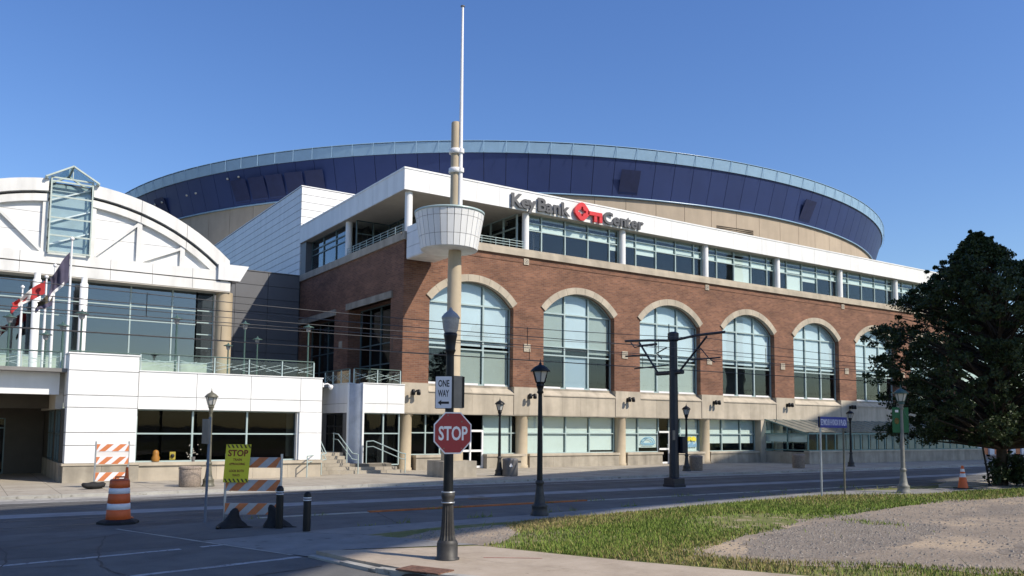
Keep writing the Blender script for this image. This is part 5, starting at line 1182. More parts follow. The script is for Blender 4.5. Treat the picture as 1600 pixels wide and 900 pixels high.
# stop sign: faces the camera side
def oct_pts(r): return [(r*math.cos(rad(22.5+45*k)), r*math.sin(rad(22.5+45*k))) for k in range(8)]
fdir = Vector((-SX+0.3, -SY, 0)).normalized(); sx_ = Vector((-fdir.y, fdir.x, 0)); 
if sx_.dot(Vector(CR)) < 0: sx_ = -sx_
fcam, scam = fdir.copy(), sx_.copy()
fdir = (fcam*math.cos(rad(24)) + scam*math.sin(rad(24))).normalized(); sx_ = Vector((-fdir.y, fdir.x, 0)); sx_ = sx_ if sx_.dot(Vector(CR)) > 0 else -sx_
sc0 = Vector((SX, SY, 0)) + fdir*0.11
def onplane(c, f_, x_): return lambda a, b, t: c + x_*a + Vector((0, 0, b)) + f_*t
ss = thing('stop_sign', 'red octagonal stop sign with white border on the black lamp post', 'stop sign', (SX, SY, 2.2))
cz = 2.20; RS = 0.395
MB().prism(oct_pts(RS), 0.006, onplane(sc0+Vector((0.02, 0, cz)), fdir, sx_)).build('border', SIGNW, ss)
MB().prism(oct_pts(RS-0.025), 0.004, onplane(sc0+fdir*0.0065+Vector((0.02, 0, cz)), fdir, sx_)).build('face', SIGNRED, ss)
W = text_width('STOP', 0.335, 0.008); k = 0.56/W
lettering('text', 'STOP', 0.335, SIGNW, ss, sc0+fdir*0.0125+sx_*(-0.28)+Vector((0.02, 0, cz-0.12)), sx_, (0, 0, 1), 0.0012, 0.008, xs=k)
for dx, dz in ((-0.10, 0.31), (0.17, 0.20), (0.17, -0.27), (-0.17, -0.27)): MB().prism([(dx+0.012*math.cos(a*1.05), dz+0.012*math.sin(a*1.05)) for a in range(6)], 0.004, onplane(sc0+fdir*0.011+Vector((0.02, 0, cz)), fdir, sx_)).build('bolt', SIGNGREY, ss)
# one way sign: turned a little to the left
fdir, sx_ = fcam, scam
o_dir = (fdir*0.95 - sx_*0.25).normalized(); ox = Vector((-o_dir.y, o_dir.x, 0)); ox = ox if ox.dot(Vector(CR)) > 0 else -ox
ow = thing('one_way_sign', 'white upright sign reading one way with a black arrow pointing left', 'sign', (SX, SY, 2.9))
oc = Vector((SX, SY, 2.915)) + o_dir*0.09 - ox*0.085
def rrect(w_, h_, r): 
    return [(sx*(w_-r)+r*math.cos(rad(a0+30*k)), sz*(h_-r)+r*math.sin(rad(a0+30*k))) for sx, sz, a0 in ((1, 1, 0), (-1, 1, 90), (-1, -1, 180), (1, -1, 270)) for k in range(4)]
MB().prism(rrect(0.155, 0.29, 0.02), 0.005, onplane(oc, o_dir, ox)).build('border', SIGNK, ow)
MB().prism(rrect(0.145, 0.28, 0.015), 0.003, onplane(oc+o_dir*0.0055, o_dir, ox)).build('face', SIGNW, ow)
for t_, z in (('ONE', 0.10), ('WAY', -0.075)):
    W = text_width(t_, 0.165, 0.004); lettering('text', t_, 0.165, SIGNK, ow, oc+o_dir*0.0092-ox*0.10+Vector((0, 0, z)), ox, (0, 0, 1), 0.0005, 0.004, xs=0.20/W)
MB().prism([(-0.105, -0.185), (-0.04, -0.235), (-0.04, -0.205), (0.10, -0.205), (0.10, -0.165), (-0.04, -0.165), (-0.04, -0.135)], 0.001, onplane(oc+o_dir*0.009, o_dir, ox)).build('arrow', SIGNK, ow)
b_dir = (fdir*0.80 + sx_*0.6).normalized(); bx = Vector((-b_dir.y, b_dir.x, 0)); bx = bx if bx.dot(Vector(CR)) > 0 else -bx
bs = thing('turned_sign', 'brown grey back of a sign plate right of the one way sign', 'sign', (SX, SY, 2.9))
bc = Vector((SX, SY, 2.93)) - b_dir*0.02 + bx*0.17
MB().prism(rrect(0.16, 0.29, 0.02), 0.005, onplane(bc, b_dir, bx)).build('plate', SIGNGREY, bs)
mb = MB(); mb.bar(bc-bx*0.15+b_dir*0.01+Vector((0, 0, -0.3)), bc-bx*0.15+b_dir*0.01+Vector((0, 0, .3)), 0.03); mb.bar(bc+bx*0.15+b_dir*0.01+Vector((0, 0, -0.28)), bc+bx*0.15+b_dir*0.01+Vector((0, 0, .28)), 0.03); mb.build('edge_strip', BLACK, bs)

# ------------------------------------------------ overhead line pole and wires
PX_, PYY = 25.08, 25.45
op = thing('overhead_line_pole', 'thick dark blue steel tram pole with lattice arms between the tracks', 'pole', (PX_, PYY, ZR))
MB().lathe([(0.47, ZR), (0.47, ZR+0.10), (0.43, ZR+0.12), (0.42, ZR+0.36), (0.26, ZR+0.40)], PX_, PYY, 4, False, rad(45)).build('footing', DKBLUE, op)
MB().lathe([(0.215, ZR+0.02), (0.165, 6.2)], PX_, PYY, 12, False).build('mast', DKBLUE, op)
MB().lathe([(0.18, 6.0), (0.24, 6.05), (0.24, 6.34), (0.14, 6.40)], PX_, PYY, 12, False).build('mast_head', DKBLUE, op)
arm_dir = Vector((0, 1, 0))
def arm(name, pts, r): return MB().tube([Vector((PX_+x, PYY+y, z)) for x, y, z in pts], r, 8).build(name, DKBLUE, op)
arm('arm', [(0, 0.2, 6.05), (-0.15, 1.3, 6.14), (-0.25, 2.75, 6.22)], 0.055); arm('arm', [(0, -0.2, 6.05), (0, -1.3, 6.14), (0.05, -2.8, 6.15)], 0.055)
arm('brace', [(-0.05, 0.9, 4.72), (-0.15, 1.95, 6.1)], 0.045); arm('brace', [(0, -0.4, 4.75), (0, -1.9, 6.05)], 0.045)
arm('bracket', [(-0.0, -0.55, 4.68), (0, 1.0, 4.68)], 0.09)
arm('registration_arm', [(-0.1, 2.0, 5.95), (-0.1, 0.9, 5.95)], 0.05); arm('registration_arm', [(-0.1, 2.9, 5.55), (-0.15, 1.5, 5.5)], 0.04); arm('registration_arm', [(-0.1, 0.2, 5.0), (-0.2, 2.2, 4.95)], 0.03); arm('registration_arm', [(0, -1.0, 5.15), (0, -2.6, 5.15)], 0.03)
arm('dropper', [(0, -1.55, 5.6), (0, -2.0, 5.15), (0.0, -2.3, 4.98)], 0.022); arm('dropper', [(-0.1, 2.55, 6.15), (-0.1, 2.3, 5.9), (-0.1, 1.9, 5.95)], 0.025); arm('dropper', [(-0.1, 0.3, 5.75), (-0.1, 0.9, 5.55), (-0.1, 0.6, 5.3)], 0.03)
arm('spike', [(-0.1, 0.15, 6.35), (-0.1, 0.15, 6.75)], 0.02)
MB().box(PX_-0.36, PX_-0.24, PYY-0.32, PYY-0.28, 1.85, 2.25).build('notice_plate', SIGNGREY, op); MB().box(PX_+0.15, PX_+0.42, PYY-0.36, PYY-0.1, 1.3, 2.0).build('cable_box', DKBLUE, op)
WIREM = mat('grey copper wire', (0.05, 0.05, 0.055), 0.5)
wires = [(23.3, 5.12, 5.12), (23.3, 5.95, 5.6), (23.3, 4.62, 4.62), (27.5, 5.55, 5.52), (27.5, 5.02, 5.02), (28.4, 6.12, 5.85), (22.4, 5.35, 5.3)]
wl_txt = ['near contact wire', 'near messenger wire', 'lowest near feeder wire', 'far messenger wire', 'far contact wire', 'topmost far wire', 'front feeder wire']
for (y, za, zb_), tx in zip(wires, wl_txt):
    pts = []
    for k in range(-14, 61):
        x = PX_+k*2.0; u = ((x-PX_) % 30)/30; pts.append((x, y + 0.15*math.sin(x*0.1), za-(za-zb_)*4*u*(1-u)*0.8))
    tag(MB().tube(pts, 0.012, 5).build('overhead_wire', WIREM), tx + ' of the tramway strung above the street', 'wire', 'overhead tram wires')
mb = None
for y, z0, z1, x0 in ((23.3, 5.12, 5.75, 4), (27.5, 5.02, 5.5, 7)):
    for k in range(7):
        x = x0+k*6.1; tag(MB().tube([(x, y+0.15*math.sin(x*.1), z0), (x, y+0.15*math.sin(x*.1), z1)], 0.012, 5).build('wire_dropper', BLACK), ('near' if y < 25 else 'far') + ' tramway dropper wire ' + ('at the left edge over the entrance', 'over the white podium window', 'over the podium beside the brick corner', 'crossing the lookout tower and first arch', 'just left of the thick steel pole', 'right of the thick steel pole', 'nearest the dark tree')[k], 'wire', 'droppers on the tram wires')

# ------------------------------------------------ barrel, barricades, bollards, cones, posts
bl_ = thing('traffic_barrel', 'orange traffic barrel with two white bands on a black rubber foot', 'traffic barrel', (3.41, 22.61, ZR))
bx0, by0 = 3.41, 22.4
MB().lathe([(0.48, ZR+0.002), (0.48, ZR+0.05), (0.40, ZR+0.09), (0.30, ZR+0.11)], bx0, by0, 8, False).build('rubber_foot', RUBBER, bl_)
secs = [(0.10, 0.34, ORANGE, 'orange_section'), (0.34, 0.49, SIGNW, 'white_band'), (0.49, 0.72, ORANGE, 'orange_section'), (0.72, 0.86, SIGNW, 'white_band'), (0.86, 1.04, ORANGE, 'orange_section')]
for z0, z1, m_, nm in secs:
    r0, r1 = 0.282-0.06*z0, 0.282-0.06*z1
    MB().lathe([(r0-0.012, ZR+z0), (r0+0.006, ZR+z0+0.012), (r1+0.006, ZR+z1-0.012), (r1-0.012, ZR+z1)], bx0, by0, 24).build(nm, m_, bl_)
MB().lathe([(0.23, ZR+1.04), (0.20, ZR+1.07), (0.05, ZR+1.075)], bx0, by0, 20).build('lid', ORANGED, bl_); MB().tube([(bx0-0.1, by0, ZR+1.07), (bx0-0.1, by0, ZR+1.12), (bx0+0.1, by0, ZR+1.12), (bx0+0.1, by0, ZR+1.07)], 0.02, 8).build('handle', ORANGED, bl_)
def cone(loc, h, label, s=1.0, bands=True):
    t_ = thing('traffic_cone', label, 'traffic cone', loc, 'orange traffic cones'); x, y, z = loc
    MB().box(x-0.18*s, x+0.18*s, y-0.18*s, y+0.18*s, z+0.002, z+0.03).build('foot', ORANGED if s < 1.2 else RUBBER, t_)
    r = lambda q: 0.135*s*(1-q)+0.03*s*q
    for q0, q1, m_, nm in ((0.03, 0.5, ORANGE, 'cone_body'), (0.5, 0.66, SIGNW if bands else ORANGE, 'white_band'), (0.66, 0.74, ORANGE, 'cone_body'), (0.74, 0.86, SIGNW if bands else ORANGE, 'white_band'), (0.86, 1.0, ORANGE, 'cone_body')):
        MB().lathe([(r(q0), z+h*q0), (r(q1), z+h*q1)], x, y, 16).build(nm, m_, t_)
    return t_
cone((3.75, 23.6, ZR), 1.30, 'narrow plain orange cone standing just behind the traffic barrel', 1.0, False)
def stripes(parent, m1, m2, a, b, z0, z1, n, lean=0.18, th=0.035):
    """barricade board: alternating slanted stripes on a plank"""
    A_, B_ = Vector((*a, 0)), Vector((*b, 0)); d = (B_-A_); L_ = d.length; d.normalize(); nr_ = Vector((d.y, -d.x, 0))
    if nr_.dot(Vector((-A_.x, -A_.y, 0))) < 0: nr_ = -nr_
    bd = MB().bar(A_+Vector((0, 0, (z0+z1)/2)), B_+Vector((0, 0, (z0+z1)/2)), th, z1-z0).build('board', m2, parent)
    mb = MB(); h = z1-z0; w_ = L_/n
    for k in range(-1, n+1, 2):
        q = [(k*w_-lean, 0), ((k+1)*w_-lean, 0), ((k+1)*w_+lean, h), (k*w_+lean, h)]
        q2 = []
        for u, v in q: q2.append((min(max(u, 0.0), L_), v))
        if abs(q2[0][0]-q2[1][0])+abs(q2[2][0]-q2[3][0]) < 0.02: continue
        mb.prism(q2, 0.003, lambda u, v, t: A_+d*u+Vector((0, 0, z0+v))+nr_*(th/2+t))
    mb.build('stripes', m1, bd)
STR_O = mat('barricade orange', (0.62, 0.20, 0.07), 0.6, var=0.1, scale=5)
b1 = thing('barricade', 'white and orange three board barricade on the far pavement before the white pillar', 'barricade', (4.8, 33.6, 0))
for z0, z1 in ((0.25, 0.56), (0.86, 1.12), (1.32, 1.58)): stripes(b1, STR_O, SIGNW, (4.28, 33.6), (5.35, 33.5), z0, z1, 5, 0.14)
stripes(b1, FLAGW, FLAGW, (4.28, 33.62), (5.35, 33.52), 1.12, 1.31, 1, 0.0)
for x in (4.26, 5.36): MB().bar((x, 33.6, 0), (x, 33.55, 1.68), 0.05).build('upright', STEEL, b1); MB().bar((x, 33.2, 0.03), (x, 34.0, 0.03), 0.05).build('foot', STEEL, b1)
def sandbag(label, x, y, z, s, a=0.0, tall=1.0):
    nu, nv = 14, 8; V = []; F_ = []
    for i in range(nu+1):
        u = -1+2*i/nu; w_ = (1-abs(u)**3.2)**0.5 if abs(u) < 1 else 0.02; w_ = max(w_, 0.12)
        for j in range(nv):
            t = 2*math.pi*j/nv; px = u*0.36*s; py = 0.20*s*w_*math.cos(t); pz = tall*max(0.0, 0.10*s+0.11*s*w_*math.sin(t)*(1-0.35*abs(u)*(tall > 1))+0.015*math.sin(u*7+j)) + 0.04*s*abs(u)**4
            V.append((x+px*math.cos(a)-py*math.sin(a), y+px*math.sin(a)+py*math.cos(a), z+0.004+pz))
    for i in range(nu):
        for j in range(nv): F_.append((i*nv+j, i*nv+(j+1) % nv, (i+1)*nv+(j+1) % nv, (i+1)*nv+j))
    F_ += [tuple(range(nv)), tuple(nu*nv+k for k in range(nv))]
    mb = MB(); mb.add(V, F_, True); t_ = thing('sandbag', label, 'sandbag', (x, y, z), 'black sandbags'); mb.build('bag', RUBBER, t_)
    MB().lathe([(0.03*s, 0), (0.05*s, 0.06*s)], x+0.33*s*math.cos(a), y+0.33*s*math.sin(a), 7).build('tied_end', RUBBER, t_); t_.children[-1].location.z += z+0.1*s; return t_
sandbag('black sandbag weighing down the far barricade by the white pillar', 4.2, 33.2, 0, 1.15, 0.3)
# near barricade with the lime sign (boards run left to right seen from the camera)
ZC_ = -0.06
b2 = thing('barricade', 'weathered orange and white barricade in the shade holding the lime yellow notice', 'barricade', (5.75, 19.6, ZC_))
pa, pb = np.array([5.30, 20.0]), np.array([6.40, 19.35])
for z0, z1 in ((0.30, 0.56), (0.84, 1.10), (1.38, 1.62)): stripes(b2, STR_O, mat('dull white board', (0.46, 0.46, 0.46), 0.6, var=0.08, scale=6), tuple(pa), tuple(pb), ZC_+z0, ZC_+z1, 6, 0.13)
for q in (pa, pb):
    MB().bar((*q, ZC_), (*q, ZC_+1.70), 0.045).build('upright', STEEL, b2); MB().bar((q[0]-0.25, q[1]-0.42, ZC_+0.03), (q[0]+0.25, q[1]+0.42, ZC_+0.03), 0.06).build('foot', BLACK, b2)
def draped(label, x, y, z, rx, ry, h, sx, a):
    n = 18; prof = [(1.0, 0.0), (0.98, 0.08), (0.80, 0.22), (0.52, 0.40), (0.36, 0.62), (0.26, 0.85), (0.14, 0.97), (0.02, 1.0)]; V = []
    for r, q in prof:
        for k in range(n):
            t = 2*math.pi*k/n; w_ = r*(1+0.13*math.sin(3*t+1)*(1-q)+0.08*math.sin(7*t+q*5)*(1-q*.6)); px, py = rx*w_*math.cos(t)+sx*q, ry*w_*math.sin(t)
            V.append((x+px*math.cos(a)-py*math.sin(a), y+px*math.sin(a)+py*math.cos(a), z+0.003+h*q+0.02*math.sin(4*t+q*9)*q*(1-q)))
    F_ = [(i*n+k, i*n+(k+1) % n, (i+1)*n+(k+1) % n, (i+1)*n+k) for i in range(len(prof)-1) for k in range(n)]
    t_ = thing('sandbag', label, 'sandbag', (x, y, z), 'black sandbags'); mb = MB(); mb.add(V, F_, True); mb.build('bag', RUBBER, t_)
    MB().tube([(x+0.3*rx, y-ry*0.9, z+0.05), (x+0.9*rx, y-ry*1.25, z+0.03), (x+1.25*rx, y-ry*1.1, z+0.02)], [0.05, 0.04, 0.015], 7).build('tied_end', RUBBER, t_)
draped('black sandbag slumped over the left foot of the near barricade', 5.38, 19.75, ZC_, 0.36, 0.26, 0.46, 0.10, -0.5); draped('black sandbag slumped over the right foot of the near barricade', 6.28, 19.15, ZC_, 0.34, 0.26, 0.55, -0.16, -0.5)
ns = thing('warning_sign', 'lime yellow stop notice with hatched edges on the near barricade', 'sign', (5.6, 19.7, 0.9))
nd_ = Vector((pb[0]-pa[0], pb[1]-pa[1], 0)).normalized(); nf = Vector((nd_.y, -nd_.x, 0)); nf = nf if nf.dot(Vector((-5, -19, 0))) > 0 else -nf
nc = Vector((5.53, 19.86, 1.42)) + nf*0.05
lean_ = Vector((0, 0, 1)) + nd_*0.06
def npl(a, b, t): return nc + nd_*a + lean_*b + nf*t
MB().prism([(-0.285, -0.44), (0.285, -0.44), (0.285, 0.44), (-0.285, 0.44)], 0.008, npl).build('face', SIGNY, ns)
mb = MB()
for zc_, sgn in ((0.395, 1), (-0.395, 1)):
    for k in range(6):
        u = -0.27+k*0.095; mb.prism([(u+0.05, zc_-0.04), (u+0.09, zc_-0.04), (min(0.28, u+0.04), zc_+0.04), (u, zc_+0.04)], 0.002, lambda a, b, t: npl(a, b, 0.0085+t))
mb.build('hatching', mat('hatch brown', (0.10, 0.07, 0.02), 0.6), ns)
for txt, z, sz, wd in (('STOP', 0.17, 0.20, 0.46), ('TRAIN', 0.06, 0.075, 0.20), ('APPROACHING', -0.04, 0.075, 0.36), ('LOOK BOTH', -0.20, 0.075, 0.34), ('WAYS', -0.30, 0.075, 0.17)):
    W = text_width(txt, sz, 0.006 if sz > .1 else 0.002); lettering('text', txt, sz, DKRED, ns, nc+nf*0.0095+nd_*(-wd/2)+lean_*z, nd_, lean_, 0.0006, 0.006 if sz > .1 else 0.002, xs=wd/W)
for i, ((x, y), z, lab) in enumerate((((6.22, 18.85), -0.05, 'black bollard in front of the right end of the near barricade'), ((6.54, 17.95), -0.01, 'black bollard with white bands standing alone on the corner'))):
    t_ = thing('bollard', lab, 'bollard', (x, y, z), 'black bollards on the corner'); h = 0.86 if i else 0.98
    MB().lathe([(0.085, z), (0.083, z+h-0.08), (0.078, z+h-0.04), (0.05, z+h), (0.01, z+h+0.012)], x, y, 18).build('post', BLACK, t_)
    for q in (0.125, 0.175): MB().lathe([(0.0845, z+h-q-0.012), (0.087, z+h-q-0.012), (0.087, z+h-q+0.012), (0.0845, z+h-q+0.012)], x, y, 18).build('white_band', SIGNW, t_)
    if i == 0: MB().lathe([(0.30, z), (0.29, z+0.015), (0.1, z+0.02)], x, y, 18).build('footing', KERB, t_)
gp_ = thing('sign_post', 'thin blue grey post with an edge on street sign left of the near barricade', 'sign post', (5.14, 21.1, -0.02))
MB().tube([(5.14, 21.1, -0.05), (5.17, 21.1, 2.5)], 0.032, 8).build('post', mat('blue grey post', (0.16, 0.19, 0.24), 0.5), gp_); MB().box(5.06, 5.10, 20.8, 21.4, 1.85, 2.45).build('sign_plate', SIGNGREY, gp_)
# planter, bins
pl = thing('concrete_planter', 'round exposed aggregate bin beside the olive lamp post', 'planter', (7.41, 32.9, 0))
MB().lathe([(0.36, 0.002), (0.39, 0.04), (0.39, 0.72), (0.36, 0.76), (0.30, 0.76), (0.28, 0.62), (0.01, 0.6)], 7.41, 32.9, 22).build('body', PEBBLE, pl); MB().lathe([(0.395, 0.66), (0.405, 0.67), (0.405, 0.71), (0.395, 0.72)], 7.41, 32.9, 22).build('rim', PEBBLE, pl)
for x, y, lab, m_ in ((22.2, 33.5, 'grey litter bin with a small white emblem beside a lantern lamp', GREYBIN), (34.7, 33.5, 'round concrete litter bin right of the thick steel pole', PEBBLE), (43.0, 33.0, 'brownish concrete litter bin left of the glass canopy', PEBBLE)):
    t_ = thing('litter_bin', lab, 'bin', (x, y, 0), 'litter bins on the far pavement')
    MB().lathe([(0.34, 0.002), (0.37, 0.04), (0.37, 0.72), (0.38, 0.74), (0.38, 0.80), (0.33, 0.84), (0.22, 0.86), (0.20, 0.78)], x, y, 18).build('body', m_, t_)
    MB().lathe([(0.20, 0.80), (0.19, 0.86), (0.01, 0.87)], x, y, 14).build('lid', BLACK, t_)
    if m_ is GREYBIN:
        MB().tube([(x+0.36, y-0.1, 0.68), (x+0.52, y-0.12, 0.68)], 0.05, 8).build('ash_tray', BLACK, t_)
        MB().prism([(-0.07, 0.45), (0.07, 0.45), (0.07, 0.52), (0, 0.62), (-0.07, 0.52)], 0.01, onplane(Vector((x-0.18, y-0.335, 0)), Vector((-0.45, -0.9, 0)).normalized(), Vector((0.9, -0.45, 0)).normalized())).build('emblem', SIGNW, t_)
cone((34.2, 18.3, 0), 0.92, 'orange cone with white bands on the near pavement under the tree', 1.5)
# blue street sign
bsn = thing('street_name_sign', 'long blue street name board with white lettering on two thin posts', 'street sign', (25.9, 18.45, 0))
p1, p2 = Vector((24.99, 18.25, 0)), Vector((26.82, 18.62, 0)); dd = (p2-p1).normalized(); ff = Vector((dd.y, -dd.x, 0))
MB().tube([p1, p1+Vector((0, 0, 2.6))], 0.035, 8).build('post', STEEL, bsn); MB().tube([p2, p2+Vector((0, 0, 2.6))], 0.035, 8).build('post', OLIVE, bsn)
sc_a = p1-dd*0.28+ff*0.05; L_ = (p2-p1).length+0.42
MB().prism([(0, 2.40), (L_, 2.40), (L_, 2.78), (0, 2.78)], 0.03, lambda a, b, t: sc_a+dd*a+Vector((0, 0, b))+ff*t).build('board', SIGNBLUE, bsn)
MB().prism([(0, 2.40), (0.10, 2.40), (0.10, 2.78), (0, 2.78)], 0.034, lambda a, b, t: sc_a+dd*a+Vector((0, 0, b))+ff*t).build('end_bracket', BLACK, bsn)
W = text_width('SEYMOUR H KNOX III PLAZA', 0.30, 0.004); lettering('text', 'SEYMOUR H KNOX III PLAZA', 0.30, mat('faded white print', (0.62, 0.67, 0.80), 0.6), bsn, sc_a+dd*0.14+ff*0.033+Vector((0, 0, 2.485)), dd, (0, 0, 1), 0.0015, 0.004, xs=(L_-0.2)/W)
# leaning post by the tree
lp = thing('leaning_post', 'thin dark leaning post beside the tree trunk', 'post', (36.9, 18.6, 0)); MB().tube([(36.9, 18.6, 0), (36.45, 18.7, 2.3)], 0.04, 8).build('post', BLACK, lp); MB().lathe([(0.09, 0.002), (0.06, 0.1)], 36.9, 18.6, 8).build('foot', BLACK, lp)

# ================================================================== TREES
def leaf_mat(name, c, c2):
    M = bpy.data.materials.new(name); M.use_nodes = True; t = M.node_tree; n = t.nodes; L = t.links
    b = n['Principled BSDF']; b.inputs['Roughness'].default_value = 0.55; b.inputs['Specular IOR Level'].default_value = 0.35
    geo = n.new('ShaderNodeNewGeometry'); nz = n.new('ShaderNodeTexNoise'); nz.inputs['Scale'].default_value = 6; L.new(geo.outputs['Position'], nz.inputs['Vector'])
    rp = n.new('ShaderNodeValToRGB'); rp.color_ramp.elements[0].color = (*c, 1); rp.color_ramp.elements[1].color = (*c2, 1); rp.color_ramp.elements[0].position = 0.35; rp.color_ramp.elements[1].position = 0.7
    L.new(nz.outputs['Fac'], rp.inputs[0]); L.new(rp.outputs[0], b.inputs['Base Color'])
    tl = n.new('ShaderNodeBsdfTranslucent'); L.new(rp.outputs[0], tl.inputs[0]); mx = n.new('ShaderNodeMixShader'); mx.inputs[0].default_value = 0.22
    L.new(b.outputs[0], mx.inputs[1]); L.new(tl.outputs[0], mx.inputs[2]); L.new(mx.outputs[0], n['Material Output'].inputs[0]); return M
LEAFD = leaf_mat('dark maple leaf', (0.016, 0.030, 0.012), (0.060, 0.090, 0.028)); LEAFG = leaf_mat('green leaf', (0.045, 0.075, 0.02), (0.10, 0.14, 0.04))
def leaves(name, centres, radii, per, size, m_, parent, seed=1, flat=0.7):
    r = np.random.default_rng(seed); C_ = np.repeat(centres, per, 0); R_ = np.repeat(radii, per)
    d = r.normal(size=(len(C_), 3)); d /= np.linalg.norm(d, axis=1)[:, None]; rr = r.uniform(0.15, 1.0, len(C_))**0.55
    P_ = C_ + d*(R_*rr)[:, None]*np.array([1, 1, flat]); n = len(P_)
    t1 = r.normal(size=(n, 3)); t1 /= np.linalg.norm(t1, axis=1)[:, None]; t2 = np.cross(t1, r.normal(size=(n, 3))); t2 /= np.linalg.norm(t2, axis=1)[:, None]
    s = size*r.uniform(0.6, 1.3, n)[:, None]
    V = np.stack([P_-t1*s, P_+t2*s*0.55, P_+t1*s, P_-t2*s*0.55], 1).reshape(-1, 3)
    off = np.array(wloc(parent)) if parent else np.zeros(3)
    me = bpy.data.meshes.new(name); me.from_pydata((V-off).tolist(), [], np.arange(4*n).reshape(-1, 4).tolist()); me.materials.append(m_); me.update()
    return link(name, me, parent)
def tree(name, label, x, y, h, tr, crown_fn, nclump, per, size, m_, z0=1.8, seed=3, flat=0.6, group=None, cs=1.0, shift=(0, 0)):
    t_ = thing(name, label, 'tree', (x, y, 0), group); r = np.random.default_rng(seed)
    wob = [(x+0.10*math.sin(z*1.3)*tr*3, y+0.08*math.cos(z*1.7)*tr*3, z) for z in np.linspace(-0.05, h*0.86, 10)]
    MB().tube(wob, [tr*(1.35 if i == 0 else 1)*(1-0.88*i/9) for i in range(10)], 10).build('trunk', BARK, t_)
    C_, R_ = [], []; lim = MB(); k = 0
    while len(C_) < nclump and k < nclump*30:
        k += 1; z = r.uniform(z0, h); rmax = crown_fn(z)
        if rmax <= 0.05: continue
        a = r.uniform(0, 6.283); q = rmax*(0.35+0.65*math.sqrt(r.uniform())); q *= 0.84+0.13*math.sin(a*3+z*1.1)+0.10*math.sin(a*7-z*2.3)+0.08*math.sin(a*2+z*4.1)
        zz = max(0, z-3)/h; p = np.array([x+q*math.cos(a)+shift[0]*zz, y+q*math.sin(a)+shift[1]*zz, z - 0.10*q + 0.15]); out_ = r.uniform() < 0.12
        if out_: p[:2] += (p[:2]-np.array([x, y]))*r.uniform(0.02, 0.12); p[2] += r.uniform(-0.1, 0.4)
        C_.append(p); R_.append((0.5 if out_ else 1.0)*r.uniform(0.35, 0.85)*min(1.0, 0.45+rmax/5)*cs)
        if len(C_) % 3 == 0:
            zb_ = max(z0*0.8, z-0.55*q); lim.tube([(x, y, zb_), (x+(p[0]-x)*0.55, y+(p[1]-y)*0.55, zb_+(p[2]-zb_)*0.65), tuple(p)], [tr*0.35, tr*0.18, 0.015], 5, False)
    lim.build('limbs', BARK, t_); leaves('crown', np.array(C_), np.array(R_), per, size, m_, t_, seed, flat); return t_
def maple(z):
    pts = [(1.7, 3.4), (2.6, 4.9), (3.8, 5.5), (5.0, 5.7), (6.2, 5.2), (7.4, 4.6), (8.4, 3.8), (9.3, 2.6), (10.0, 1.3), (10.6, 0.5), (11.0, 0.1)]
    return float(np.interp(z, [p[0] for p in pts], [p[1] for p in pts]))
tree('maple_tree', 'big dense dark green tree at the right edge beside the lamp with banners', 37.9, 18.6, 10.9, 0.24, maple, 1500, 90, 0.072, LEAFD, 2.0, 11, 0.62, None, 0.52, (-0.9, 0.55))
leaves('bush', np.array([[38.1+rng.normal(0, 0.5), 17.9+rng.normal(0, 0.5), 0.25+abs(rng.normal(0, 0.45))] for _ in range(34)]), np.full(34, 0.4), 130, 0.08, LEAFD, None, 4, 0.8)
bpy.data.objects['bush']['label'] = 'low dark bush wrapped round the foot of the tree trunk'; bpy.data.objects['bush']['category'] = 'bush'
for i, (x, y, h, s) in enumerate(((112, 60, 8, 5), (128, 72, 9, 6), (150, 78, 10, 7))):
    tree('shade_tree', ('rounded green tree far down the street, nearest of three', 'rounded green tree far down the street, middle of three', 'rounded green tree far down the street, farthest of three')[i], x, y, h, 0.3, lambda z, h=h: 4.0*math.sin(math.pi*min(1, max(0, (z-1.8)/(h-1.6)))), 70, 60, 0.3, LEAFG, 2.0, 20+i)
# ------------------------------------------------ far right: barrier and parked cars
def car(label, x, y, rot, m_):
    t_ = thing('parked_car', label, 'car', (0, 0, 0), 'cars parked far down the street')
    prof = [(-2.1, 0.35), (-2.15, 0.75), (-1.9, 0.95), (-1.2, 1.0), (-0.7, 1.42), (0.7, 1.45), (1.5, 1.0), (2.1, 0.88), (2.2, 0.55), (2.15, 0.33)]
    MB().prism(prof, 1.7, lambda a, b, t: (a, t-0.85, b)).build('body', m_, t_)
    for s_ in (-1, 1): MB().prism([(-1.1, 1.02), (-0.66, 1.36), (0.62, 1.38), (1.28, 1.02)], 0.012, lambda a, b, t: (a, s_*(0.852+t), b)).build('window', GLASSD, t_)
    for wx in (-1.3, 1.35):
        for s_ in (-1, 1):
            mb = MB().lathe([(0.02, -0.1), (0.31, -0.1), (0.33, 0), (0.31, 0.1), (0.02, 0.1)], 0, 0, 14); mb.v = [(wx+a, s_*0.80+c_, 0.33+b) for a, b, c_ in mb.v]; mb.build('wheel', RUBBER, t_)
    t_.location = (x, y, 0.0); t_.rotation_euler.z = rot; return t_
car('white car parked far right behind the tree trunk', 88, 38.5, 0.1, WHITEP); car('dark red car parked far right beside the barrier', 82, 40.0, 0.1, mat('maroon paint', (0.16, 0.02, 0.03), 0.3)); car('pale blue car parked at the right edge behind the trunk', 79.5, 33.6, 0.0, mat('pale blue paint', (0.30, 0.42, 0.58), 0.3))
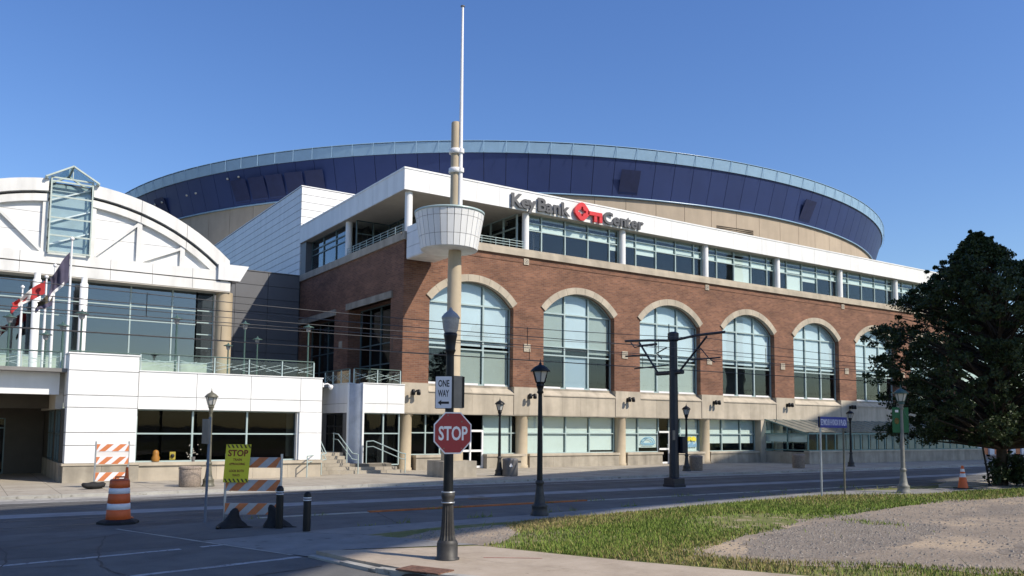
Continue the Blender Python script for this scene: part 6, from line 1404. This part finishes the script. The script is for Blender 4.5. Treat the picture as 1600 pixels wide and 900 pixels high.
fb = thing('road_barrier', 'long orange and white plastic barrier beyond the end of the wing', 'barrier', (78, 40, 0))
for k in range(5): stripes(fb, STR_O, SIGNW, (74.6+k*1.9, 38.6), (76.4+k*1.9, 38.7), 0.3, 0.95, 2, 0.0, 0.3)
sheet('grass_strip', [(74.2, 36.5), (110, 36.5), (110, 37.8), (74.2, 37.8)], 0.004, SOIL)

# ================================================================== ELEVATED HIGHWAY (behind the camera; it shades the street)
HZ = 34.0; u_ = np.array([0.55, -1.0])/math.hypot(.55, 1.0)/math.tan(SUN_EL); ofs_f, ofs_n = u_*(HZ+0.8), u_*(HZ-1.3)
far_e = [(-160, -23), (-60, 8.2), (1.1, 27.2), (13.5, 30.6), (20.3, 32.6), (27.2, 34.8), (33.9, 37.2), (60, 45.5), (110, 60), (260, 105)]
near_e = [(-160, -40), (-60, -9), (-10, 6.2), (2, 11.0), (5.87, 14.0), (8.7, 15.5), (12.6, 17.1), (16, 18.3), (20.2, 19.0), (25.6, 19.8), (30, 20.0), (45, 24), (70, 31.5), (110, 44), (260, 89)]
hd = thing('elevated_highway', 'tall elevated concrete highway deck on piers behind the viewer', 'bridge', (20, -10, 0))
Fp = [tuple(np.array(p)+ofs_f) for p in far_e]; Np = [tuple(np.array(p)+ofs_n) for p in near_e]
MB().prism(Fp+Np[::-1], 1.3, lambda a, b, t: (a, b, HZ-t)).build('deck', KERB, hd)
for L_, nm in ((Fp, 'parapet'), (Np, 'parapet')):
    mb = MB()
    for a, b in zip(L_[:-1], L_[1:]): mb.bar((*a, HZ+0.35), (*b, HZ+0.35), 0.3, 0.9)
    mb.build(nm, KERB, hd)
for x in (-70, -25, 85, 130):
    yc = np.interp(x, [p[0] for p in Fp], [p[1] for p in Fp])-7.5
    MB().lathe([(1.2, -0.3), (1.0, HZ-3.0)], x, yc, 12).build('pier', KERB, hd); MB().bar((x-0.8, yc-6, HZ-2.1), (x+0.8, yc+6, HZ-2.1), 1.6, 1.7).build('pier_cap', KERB, hd)
